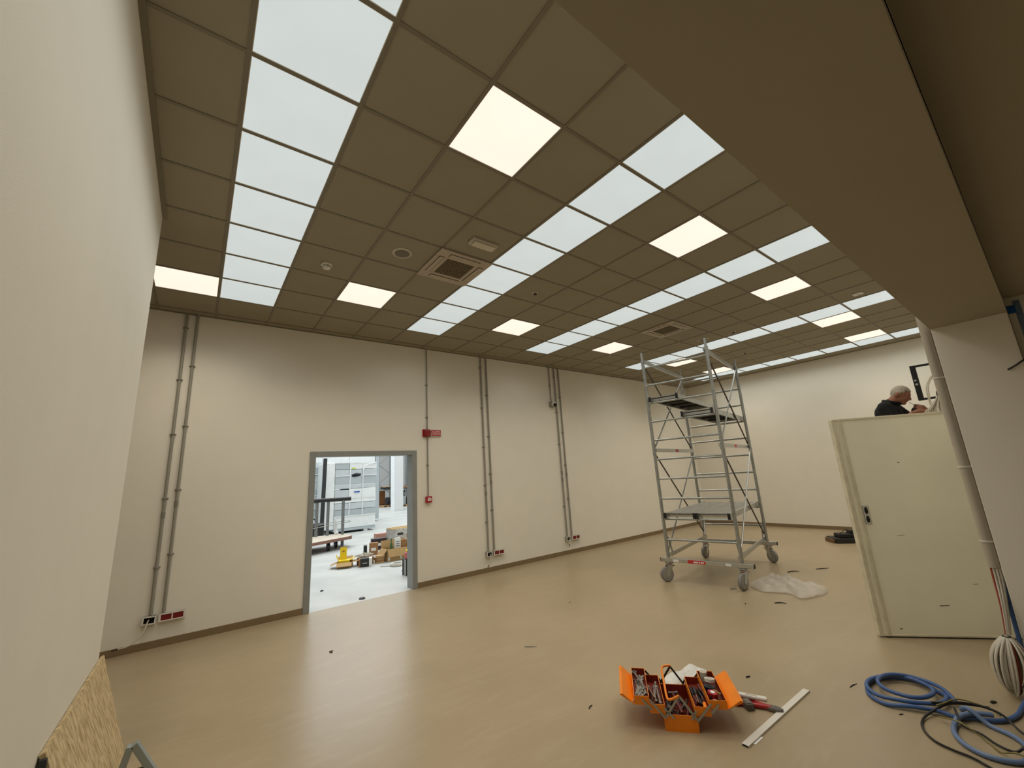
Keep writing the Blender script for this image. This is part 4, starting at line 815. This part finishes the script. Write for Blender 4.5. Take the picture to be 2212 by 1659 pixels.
# strand board leaning on the left wall
t = thing('strand_board', 'rough wood strand board leaning against the left wall', 'board', (0, 0, 0))
T0 = Vector((XL + 0.02, -1.53, 0.60)); T1 = Vector((XL + 0.02, -3.02, 0.64)); B0 = Vector((-0.235, -1.78, 0.002)); B1 = Vector((-0.19, -3.1, 0.002)); nb = (B0 - T0).cross(T1 - T0).normalized() * 0.018
if nb.x > 0: nb = -nb
nn = 14; vs = []; 
def edge(p, q, jit, k): return [p.lerp(q, i / k) + Vector((0, random.uniform(-jit, jit), 0)) for i in range(k + 1)]
top = [T0.lerp(T1, i / nn) for i in range(nn + 1)]; bot = [B0.lerp(B1, i / nn) for i in range(nn + 1)]
far = edge(T0, B0, 0.014, nn)[1:-1]; loop = top[::-1] + far + bot
n_ = len(loop); MB().add([p for p in loop] + [p + nb for p in loop], [tuple(range(n_)), tuple(range(2 * n_ - 1, n_ - 1, -1))] + [(i, i + n_, (i + 1) % n_ + n_, (i + 1) % n_) for i in range(n_)]).build('board', OSB, t, 0)
MB().box((T1.x - 0.012, T1.y - 0.02, 0.0), (T1.x + 0.012, T1.y - 0.002, 0.62)).build('dark_edge_strip', DARKST, t, 0)
t = thing('trestle', 'pale grey metal trestle top in front of the strand board', 'trestle', (-0.19, -2.2, 0))
MB().bar((-0.01, 0, 0.245), (-0.07, 0.0, 0.0), 0.05, 0.034, up=(1, 0, 0)).build('leg', mat('pale_grey_metal', (150, 160, 160), 0.45, 0.3), t, 0, 0.003); MB().bar((0.005, 0, 0.25), (0.145, 0, 0.0), 0.05, 0.034, up=(1, 0, 0)).build('leg', MATS['pale_grey_metal'], t, 0, 0.003); MB().bar((-0.045, 0.01, 0.1), (0.07, 0.01, 0.1), 0.012, 0.02).build('spreader', DARKST, t, 0)

# ================================================================== THE HALL beyond the doorway
struct(MB().box((-6, YA, -0.12), (20, 30, 0.0)).build('floor_hall', CONC, smooth=0))
struct(MB().box((-6, 29.5, 0), (20, 30, 9)).build('wall_hall_back', WHALL, smooth=0)); struct(MB().box((-6.2, YA, 0), (-6, 30, 9)).build('wall_hall_left', WHALL, smooth=0)); struct(MB().box((20, YA, 0), (20.2, 30, 9)).build('wall_hall_right', WHALL, smooth=0))
struct(MB().box((12.2, YA, 0), (20, YA + 0.2, 9)).build('wall_hall_front', WHALL, smooth=0)); struct(MB().box((-6, YA, 0), (-3.2, YA + 0.2, 9)).build('wall_hall_front_left', WHALL, smooth=0))
struct(MB().box((-6.2, YA, 9), (20.2, 30, 9.2)).build('ceiling_hall', WHALL, smooth=0))
t = thing('column', 'square white column standing in the hall beyond the doorway', 'column', (9.85, 19.05, 0))
MB().box((-0.28, -0.25, 0), (0.28, 0.25, 8.99)).build('shaft', mat('white_column', (226, 228, 228), 0.7, var=0.02), t, 0, 0.01); MB().box((-0.31, -0.27, 0), (-0.28, 0.27, 5)).build('corner_guard', FILM, t, 0)
# stacks of film-wrapped insulation boards
def course(t, x0, x1, y0, y1, z0, z1, m, dy=0.0): MB().box((x0 + 0.004, y0 + dy, z0 + 0.006), (x1 - 0.004, y1, z1 - 0.006)).build('board_pack', m, t, 0, 0.012)
t = thing('wrapped_stack', 'large pallet stack of grey boards wrapped in white film, right stack', 'stack', (3.98, 10.1, 0))
rows = [(0.16, 0.58, FILM, ((0, 1.47),)), (0.58, 0.80, GREYP2, ((0, .5), (.5, .97), (.97, 1.47))), (0.80, 1.03, GREYP, ((0, .5), (.5, .97), (.97, 1.47))), (1.03, 1.19, FILM, ((0, .5), (.5, 1.47))), (1.19, 1.53, FILM, ((0.5, 1.47),)), (1.19, 1.5, GREYP, ((0, .5),)), (1.53, 1.69, GREYP, ((0, .5), (.5, .96), (.96, 1.48))), (1.69, 1.99, GREYP2, ((0, .5), (.5, .96), (.96, 1.48))), (1.99, 2.22, GREYP, ((0, .5), (.5, .96), (.96, 1.5))), (2.22, 2.47, GREYP2, ((0, .5),)), (2.22, 2.47, FILM, ((.5, 1.5),))]
for z0, z1, m, cols in rows:
    for a, c in cols: course(t, a, c, 0, 1.35, z0, z1, m, random.uniform(0, 0.02))
MB().box((-0.30, 0.04, 0.16), (0.0, 1.35, 2.48)).build('film_corner', FILM, t, 0, 0.02)
for x in (0.5, 0.965): MB().bar((x, -0.008, 0.6), (x + random.uniform(-.01, .02), -0.008, 2.45), 0.035, 0.006, up=(0, 1, 0)).build('film_seam', FILM, t, 0)
for z in (0.58, 1.19, 1.99, 2.46): MB().box((0.0, -0.012, z - 0.012), (1.48, 0.0, z + 0.014)).build('film_band', FILM, t, 0)
MB().add([(0.55, -0.012, 2.02), (0.72, -0.012, 2.08), (0.92, -0.012, 2.05), (0.88, -0.012, 1.98), (0.70, -0.012, 1.94), (0.58, -0.012, 1.95)], [(0, 1, 2, 3, 4, 5)]).build('film_tear', DARKST, t, 0)
MB().tube(smooth_path([(1.48, -0.02, 2.46), (1.1, -0.03, 2.36), (0.98, -0.04, 2.15), (0.95, -0.03, 1.9)], 5), [0.012] * 16, 6).build('film_fold', FILM, t, 60)
MB().box((0.66, -0.016, 1.38), (0.87, -0.013, 1.425)).build('blue_label', TAPE, t, 0)
MB().add([(0.52, -0.015, 2.25), (0.6, -0.02, 2.28), (0.74, -0.015, 2.27), (0.66, -0.015, 2.22)], [(0, 1, 2, 3)]).build('yellow_label', mat('lime_label', (200, 214, 90), 0.6), t, 0)
MB().box((0.0, 0.0, 0.075), (1.46, 1.35, 0.16)).build('pallet_deck', GREYP2, t, 0)
for x in (0.0, 0.62, 1.05): MB().box((x, 0.03, 0), (x + 0.14, 1.33, 0.075)).build('pallet_runner', FILM if x > 1 else DARKH, t, 0)
t = thing('wrapped_stack', 'wrapped stack of grey boards at left, partly hidden by the handrail trolley', 'stack', (2.3, 11.5, 0))
for k in range(9): course(t, 0, 1.55, 0, 1.6, 0.3 + k * 0.255, 0.3 + (k + 1) * 0.255, [GREYP, GREYP2, GREYP][k % 3] if k else FILM, random.uniform(0, .02))
for z in (2.1, 1.32, 0.56): MB().box((0, -0.012, z), (1.55, 0, z + 0.03)).build('film_band', FILM, t, 0)
MB().box((0, 0.02, 0.0), (1.55, 1.6, 0.3)).build('pallet', DARKH, t, 0)
t = thing('wrapped_stack', 'taller white wrapped stack rising behind the other wrapped stacks', 'stack', (2.0, 13.6, 0))
for i in range(4):
    for k in range(3): course(t, i * 1.15, (i + 1) * 1.15, 0, 1.2, 0.1 + k * 1.1, 0.1 + (k + 1) * 1.1, FILM)
MB().box((0, 0, 0), (4.6, 1.2, 0.1)).build('pallet', DARKH, t, 0)
MB().box((4.62, 0.0, 0.1), (4.8, 1.2, 3.4)).build('end_board', GREYP2, t, 0)
t = thing('steel_post', 'dark steel bar leaning upright between the wrapped stacks', 'post', (3.5, 9.75, 0))
MB().bar((0.0, 0.0, 0.0), (0.06, 0.1, 2.62), 0.12, 0.06, up=(0, 1, 0)).build('bar', DARKST, t, 0, 0.004); MB().box((-0.09, -0.05, 0), (0.09, 0.08, 0.02)).build('foot_plate', DARKST, t, 0)
# trolley with handrail
t = thing('platform_trolley', 'flat wooden trolley with black padded steel handrail in the hall', 'trolley', (2.3, 6.5, 0))
dk = MB(); dk.prism([(-1.2, -0.9), (0.1, -0.62), (1.22, -0.13), (1.3, 0.2), (1.15, 0.85), (-1.2, 0.85)], 0.07, Matrix.Translation((0, 0, 0.22))); dk.build('deck', RUSTD, t, 0)
MB().prism([(-1.18, -0.88), (0.1, -0.6), (1.2, -0.115), (1.28, 0.2), (1.13, 0.83), (-1.18, 0.83)], 0.006, Matrix.Translation((0, 0, 0.29))).build('deck_top', mat('pale_deck', (208, 196, 178), 0.7, var=0.08), t, 0)
for (x, y) in ((1.14, 0.5), (0.78, 0.7), (0.5, 0.78)):
    MB().box((x - 0.035, y - 0.035, 0.0 if x > 1 else 0.296), (x + 0.035, y + 0.035, 1.24)).build('rail_post', mat('grey_painted_steel', (122, 126, 128), 0.45, 0.4, var=0.1, scale=20), t, 0, 0.004)
MB().tube([(1.34, 0.44, 1.27), (-0.6, 1.15, 1.27)], 0.055, 12).build('handrail', BLACK, t, 40)
MB().tube(smooth_path([(0.0, 0.95, 0.50), (0.7, 0.7, 0.62), (1.25, 0.45, 0.66), (1.25, 0.43, 0.62), (0.6, 0.66, 0.55), (-0.4, 1.0, 0.42)], 5), 0.01, 6).build('wire_loop', GALV, t, 60)
for (x, y) in ((0.9, 0.25), (-0.2, 0.2), (-0.2, -0.4), (0.6, -0.2)): MB().cyl((x - 0.03, y, 0.1), (x + 0.03, y, 0.1), 0.1, 14).box((x - 0.04, y - 0.03, 0.1), (x + 0.04, y + 0.03, 0.22)).build('wheel', BLACK, t)
t = thing('film_scrap', 'white film scrap hanging down beside the trolley handrail', 'film', (3.30, 7.3, 0.3)); MB().tube(smooth_path([(0, 0, 0.45), (0.03, -0.02, 0.3), (0.02, 0.0, 0.12), (0.05, -0.03, 0.0)], 4), [0.02, 0.025, 0.03, 0.035, 0.04, 0.045, 0.05, 0.05, 0.05, 0.05, 0.06, 0.06, 0.06], 8).build('film', FILM, t, 60); MB().tube([(0.02, 0, 0.44), (0.06, -0.02, 0.5)], 0.008, 6).build('knot', FILM, t)
t = thing('black_bag', 'black tool bag behind the trolley handrail', 'bag', (3.02, 8.55, 0))
MB().box((-0.35, -0.2, 0.0), (0.25, 0.2, 0.55)).build('body', BLACK, t, 0, 0.05); MB().tube(smooth_path([(-0.15, 0, 0.53), (-0.1, 0, 0.68), (0.0, 0, 0.68), (0.05, 0, 0.53)], 4), 0.02, 6).build('handle', BLACK, t, 60); MB().box((-0.1, -0.21, 0.1), (0.1, -0.2, 0.35)).build('pocket', DARKST, t, 0)
# pallet rack at the far end
t = thing('pallet_rack', 'tall grey steel pallet rack at the far end of the hall', 'rack', (10.7, 24.8, 0))
RST = mat('rack_steel', (128, 134, 136), 0.5, 0.2, var=0.05)
for (x, y) in ((0, 0), (0.85, -0.1), (2.15, 0), (3.0, 0), (0, 1.1), (2.15, 1.1)): MB().box((x - 0.06, y - 0.05, 0), (x + 0.06, y + 0.05, 6)).build('upright', RST, t, 0)
for k in range(8):
    z = 0.9 + k * 0.70; a, c = ((0.0, z), (0.85, z + 0.7)) if k % 2 else ((0.85, z), (0.0, z + 0.7)); MB().bar((a[0], 0, a[1]), (c[0], -0.05, c[1]), 0.035, 0.03).build('lacing', RST, t, 0)
    z += 0.1; MB().bar((2.15 if k % 2 else 3.0, 0, z), (3.0 if k % 2 else 2.15, 0, z + 0.7), 0.035, 0.03).build('lacing', RST, t, 0)
for z in (1.2, 4.0): MB().box((0, -0.06, z - 0.06), (3.0, 0, z + 0.06)).build('beam', RST, t, 0)
t = thing('stored_pallet', 'dark pallet lying on the rack beam in the hall', 'pallet', (11.5, 24.9, 1.26)); MB().box((-0.5, -0.4, 0.09), (0.6, 0.5, 0.13)).build('deck', PALLET, t, 0)
for x in (-0.45, 0.0, 0.45): MB().box((x, -0.4, 0), (x + 0.12, 0.5, 0.09)).build('block', DARKH, t, 0)
t = thing('wooden_beams', 'pale timber lying on the right end of the rack beam', 'timber', (13.0, 24.9, 1.26)); MB().box((-0.5, -0.3, 0), (0.8, 0.4, 0.07)).build('beam', PALLET, t, 0); MB().box((-0.4, -0.28, 0.072), (0.8, 0.3, 0.14)).build('beam', CARDD, t, 0)
t = thing('brown_panel', 'brown panel standing under the rack beam', 'panel', (11.15, 25.6, 0)); MB().box((-0.4, 0, 0.12), (0.35, 0.06, 1.1)).build('sheet', mat('brown_board', (122, 78, 40), 0.7, var=0.1), t, 0); MB().box((-0.4, -0.03, 0.0), (0.35, 0.09, 0.12)).build('skid', DARKH, t, 0)
for (x, y, l) in ((11.0, 24.0, 'low pallet on the floor under the rack, left'), (11.55, 22.9, 'low pallet on the floor beside the white column'), (12.3, 23.0, 'low pallet on the floor right of the white column')):
    t = thing('floor_pallet', l, 'pallet', (x, y, 0))
    for k in range(4): MB().box((-0.45, -0.4 + k * 0.22, 0.10), (0.45, -0.24 + k * 0.22, 0.125)).build('slat', PALLET, t, 0)
    for xx in (-0.45, -0.07, 0.32): MB().box((xx, -0.4, 0), (xx + 0.13, 0.42, 0.10)).build('block', PALLET, t, 0)
t = thing('machine', 'grey and black compressor machine on pallet beside the column', 'machine', (11.6, 22.9, 0.126)); MB().box((-0.25, -0.3, 0), (0.3, 0.3, 0.55)).build('body', mat('machine_grey', (150, 160, 160), 0.5), t, 0, 0.03); MB().cyl((-0.3, 0, 0.65), (0.25, 0, 0.65), 0.16, 14).build('motor', BLACK, t); MB().box((-0.05, -0.15, 0.8), (0.3, 0.15, 1.0)).build('hood', BLACK, t, 0, 0.02)
t = thing('machine', 'dark small engine machine left of the compressor', 'machine', (11.0, 24.0, 0.126)); MB().box((-0.05, -0.25, 0), (0.4, 0.25, 0.35)).build('body', BLACK, t, 0, 0.05); MB().cyl((0.1, -0.2, 0.4), (0.1, 0.2, 0.4), 0.14, 14).build('drum', DARKST, t)
t = thing('machine', 'dark green machine right of the white column', 'machine', (12.4, 23.0, 0.126)); MB().box((-0.4, -0.3, 0), (0.5, 0.3, 0.5)).build('body', mat('olive', (78, 84, 70), 0.6, var=0.2), t, 0, 0.06); MB().box((-0.1, -0.2, 0.5), (0.4, 0.2, 0.75)).build('hood', DARKST, t, 0, 0.05)
# ---- boxes near the doorway
def carton(name, label, loc, rz, sx, sy, h, m, flaps=(), th_=0.006, inner=True):
    t = thing(name, label, 'box', loc, rz)
    b_ = MB(); x, y = sx / 2, sy / 2
    b_.box((-x, -y, 0), (x, y, th_)).box((-x, -y, th_), (-x + th_, y, h)).box((x - th_, -y, th_), (x, y, h)).box((-x + th_, -y, th_), (x - th_, -y + th_, h)).box((-x + th_, y - th_, th_), (x - th_, y, h)); b_.build('box_body', m, t, 0)
    for (side, ln, a) in flaps:      # a: 0 = straight up, positive = folded outwards
        n = {'f': Vector((0, -1, 0)), 'b': Vector((0, 1, 0)), 'l': Vector((-1, 0, 0)), 'r': Vector((1, 0, 0))}[side]
        c = Vector((n.x * x, n.y * y, h)); d = n * math.sin(a) + Vector((0, 0, math.cos(a))); w_ = sx if side in 'fb' else sy
        MB().bar(c, c + d * ln, w_ - 0.01, 0.005, up=n * math.cos(a) - Vector((0, 0, math.sin(a)))).build('flap', m, t, 0)
    return t
t = carton('carton', 'open cardboard carton with yellow packaging inside, on hall floor', (2.60, 3.66, 0), -0.35, 0.30, 0.26, 0.10, CARD, (('f', 0.13, 2.0), ('l', 0.13, 1.9), ('b', 0.12, 0.9), ('r', 0.15, 1.5)))
t = thing('yellow_box', 'bright yellow open box standing in the cardboard carton', 'box', (2.59, 3.70, 0.02), -0.35); MB().box((-0.10, -0.09, 0), (0.12, 0.1, 0.11)).build('box_body', YELLOW, t, 0); MB().bar((-0.02, 0.1, 0.11), (-0.02, 0.12, 0.35), 0.13, 0.008, up=(0, 1, 0)).build('flap', YELLOW, t, 0); MB().bar((-0.1, 0.0, 0.11), (-0.15, 0.0, 0.22), 0.1, 0.008, up=(1, 0, 0)).build('flap', YELLOW, t, 0); MB().bar((0.12, 0, 0.11), (0.22, 0, 0.15), 0.16, 0.006, up=(0, 0, 1)).build('flap', YELLOW, t, 0); MB().box((-0.04, 0.096, 0.26), (0.0, 0.104, 0.28)).build('print_mark', CARDD, t, 0)
t = thing('black_carton', 'small black box with white end on the hall floor', 'box', (2.93, 3.33, 0), -0.3); MB().box((-0.11, -0.08, 0), (0.06, 0.08, 0.16)).build('black_face', mat('black_card', (38, 40, 42), 0.5, var=0.05), t, 0); MB().box((0.06, -0.08, 0), (0.12, 0.08, 0.16)).build('white_end', PAPERW, t, 0); MB().box((-0.065, -0.0815, 0.068), (0.02, -0.08, 0.078)).build('mark', PAPERW, t, 0); MB().box((-0.14, -0.07, 0), (-0.11, 0.08, 0.15)).build('red_side', CARDD, t, 0)
t = thing('cable_tangle', 'white cables heaped on small boxes behind the black box', 'cable', (3.0, 3.55, 0))
MB().box((-0.16, -0.08, 0), (0.14, 0.1, 0.14)).build('small_box', CARDD, t, 0)
for k in range(4): MB().tube(smooth_path([(random.uniform(-.2, .15), random.uniform(-.1, .12), 0.15 + random.uniform(0, .08)) for _ in range(5)], 5, True), 0.008, 6, closed=True).build('cable', WHITEC, t, 60)
t = carton('carton', 'large open cardboard box with folded flaps beyond the doorway', (3.68, 3.55, 0), 0.02, 0.58, 0.36, 0.25, CARD, (('f', 0.17, 2.75), ('l', 0.19, 2.5), ('b', 0.15, 0.3)))
for x in (-0.25, 0.02): MB().box((x - 0.02, -0.183, 0.02), (x + 0.02, -0.18, 0.09)).build('print_label', PAPERW, t, 0)
for (x, y, z, w_, d_, h_, l, m, c_) in ((3.55, 3.55, 0.02, 0.05, 0.03, 0.42, 'green bottle standing in the large open box', mat('green_glass', (70, 110, 60), 0.3), 'bottle'), (3.68, 3.52, 0.02, 0.14, 0.05, 0.42, 'white printed packet standing in the large open box', PAPERW, 'packet'), (3.84, 3.58, 0.02, 0.16, 0.05, 0.36, 'brown cardboard piece standing in the large open box', CARDD, 'cardboard')):
    t = thing(c_, l, c_, (x, y, z), 0.15)
    if c_ == 'bottle': MB().lathe([(0.028, 0), (0.03, 0.01), (0.03, 0.28), (0.012, 0.34), (0.012, 0.40)], 14).build('glass', m, t, 40); MB().cyl((0, 0, 0.4), (0, 0, 0.42), 0.014, 10).build('cap', BLACK, t)
    else:
        MB().box((-w_ / 2, -d_ / 2, 0), (w_ / 2, d_ / 2, h_)).build('sheet', m, t, 0)
        for k in range(3): MB().box((-w_ * .35, -d_ / 2 - 0.001, h_ * (.6 + .1 * k)), (w_ * .3, -d_ / 2, h_ * (.63 + .1 * k))).build('print_line', DARKST if m is PAPERW else CARD, t, 0)
for k in range(5):
    o = MB().box((-0.085, -0.07, 0), (0.085, 0.07, 0.029)).build('flat_box', CARDD if k % 2 else CARD, None, 0, 0.003, loc=(3.25 + random.uniform(-.02, .02), 3.45 + random.uniform(-.01, .01), 0.0295 * k)); o.rotation_euler = (0, 0, random.uniform(-.2, .2)); tag(o, f'flat brown cardboard box, {ORD[k]} from the floor in a small stack', 'box', 'small stack of flat boxes')
for (x, y, rz, sx, sy, h, m, l) in ((3.52, 4.6, -0.3, 0.2, 0.16, 0.27, CARDD, 'upright brown box behind the stack of flat boxes'), (3.36, 4.72, -0.3, 0.08, 0.2, 0.22, BLACK, 'narrow dark box left of the upright brown box'), (3.88, 5.3, -0.2, 0.36, 0.2, 0.27, mat('dark_print', (46, 34, 40), 0.5, var=0.3), 'dark printed box behind the upright brown box'), (4.16, 5.85, 0.0, 0.36, 0.2, 0.32, mat('pinkish_card', (190, 140, 124), 0.7), 'pinkish cardboard box at the back of the box pile')):
    t = thing('carton', l, 'box', (x, y, 0), rz); MB().box((-sx / 2, -sy / 2, 0), (sx / 2, sy / 2, h)).build('box_body', m, t, 0, 0.004); MB().box((-sx * .3, -sy / 2 - 0.002, h * .35), (sx * .25, -sy / 2, h * .6)).build('print_label', PAPERW if m is not BLACK else DARKST, t, 0)
t = thing('crate', 'printed white and brown carton topped with wood laths beyond the doorway', 'box', (4.45, 5.1, 0), 0.1); MB().box((-0.34, -0.25, 0), (0.34, 0.25, 0.48)).build('box_body', mat('printed_card', (196, 192, 186), 0.7, var=0.3, scale=18), t, 0)
for (x, z, ww, hh) in ((-0.2, 0.36, 0.16, 0.06), (-0.22, 0.24, 0.1, 0.07), (0.08, 0.3, 0.2, 0.12), (0.05, 0.1, 0.3, 0.12)): MB().box((x - ww / 2, -0.252, z - hh / 2), (x + ww / 2, -0.25, z + hh / 2)).build('print_mark', CARDD if x > 0 else DARKST, t, 0)
for k in range(5):
    o = MB().box((-0.42, -0.022, 0), (0.42, 0.022, 0.018)).build('wood_lath', BATTEN, None, 0, loc=(4.48, 4.92 + k * 0.075, 0.482 + 0.004 * (k % 2) + (0.02 if k == 2 else 0))); o.rotation_euler = (0, 0, random.uniform(-.12, .12)); tag(o, f'pale wood lath on the printed carton, {ORD[k]} from the front', 'lath', 'wood laths on printed carton')
t = thing('cable_coil', 'flat round coil of white cable on the hall floor', 'cable', (3.41, 2.82, 0))
for k in range(9): MB().torus((0, 0, 0.012 + 0.016 * (k % 3)), 0.105 + 0.016 * (k // 3) + 0.008 * (k % 2), 0.011, 'z', 30, 8).build('turn', WHITEP, t, 60)
MB().tube(smooth_path([(-0.15, 0.03, 0.012), (-0.22, 0.08, 0.01), (-0.3, 0.16, 0.008)], 4), 0.009, 6).build('tail', WHITEP, t, 60)
t = thing('black_carton', 'black box standing on the floor just behind the right door jamb', 'box', (3.24, 1.80, 0), 0.0); MB().box((-0.12, -0.07, 0), (0.12, 0.08, 0.28)).build('box_body', MATS['black_card'], t, 0, 0.003); MB().box((-0.126, -0.07, 0), (-0.1205, -0.045, 0.278)).build('white_side', PAPERW, t, 0); MB().torus((-0.06, -0.072, 0.22), 0.016, 0.003, 'y', 14, 6).build('mark', ALU, t)
t = thing('wire_spool', 'pink and yellow wire spool on top of the black box behind the jamb', 'spool', (3.25, 1.80, 0.282)); MB().lathe([(0.11, 0), (0.115, 0.02), (0.115, 0.1), (0.1, 0.115)], 20).build('spool_body', PINK, t, 40); MB().torus((0, 0, 0.13), 0.07, 0.022, 'z', 18, 8).build('yellow_wire', YELLOW, t, 60); MB().box((-0.06, -0.117, 0.03), (-0.03, -0.1, 0.07)).build('label_patch', PAPERW, t, 0)
t = thing('blue_rag', 'small blue-grey rag on the floor beside the black box behind the jamb', 'rag', (3.24, 2.12, 0)); MB().ell((0, 0, 0.02), (0.03, 0.03, 0.022), 12, 8).build('cloth', mat('blue_rag', (96, 120, 150), 0.9, var=0.2), t, 60); MB().ell((0.02, 0.015, 0.015), (0.022, 0.022, 0.016), 10, 6).build('fold', MATS['blue_rag'], t, 60)
t = thing('floor_stopper', 'round dark grey door stopper on the doorway threshold', 'door stopper', (2.083, 0.862, 0)); MB().lathe([(0.045, 0), (0.045, 0.012), (0.03, 0.022), (0.01, 0.024)], 20).build('body', DARKST, t, 40); MB().cyl((0, 0, 0.023), (0, 0, 0.026), 0.008, 8).build('screw', ALU, t)
scrap(1.756, 1.852, 0.05, 0.01, 0.3, BLACKC, 'tiny black scrap on the concrete just inside the doorway', 0.01)
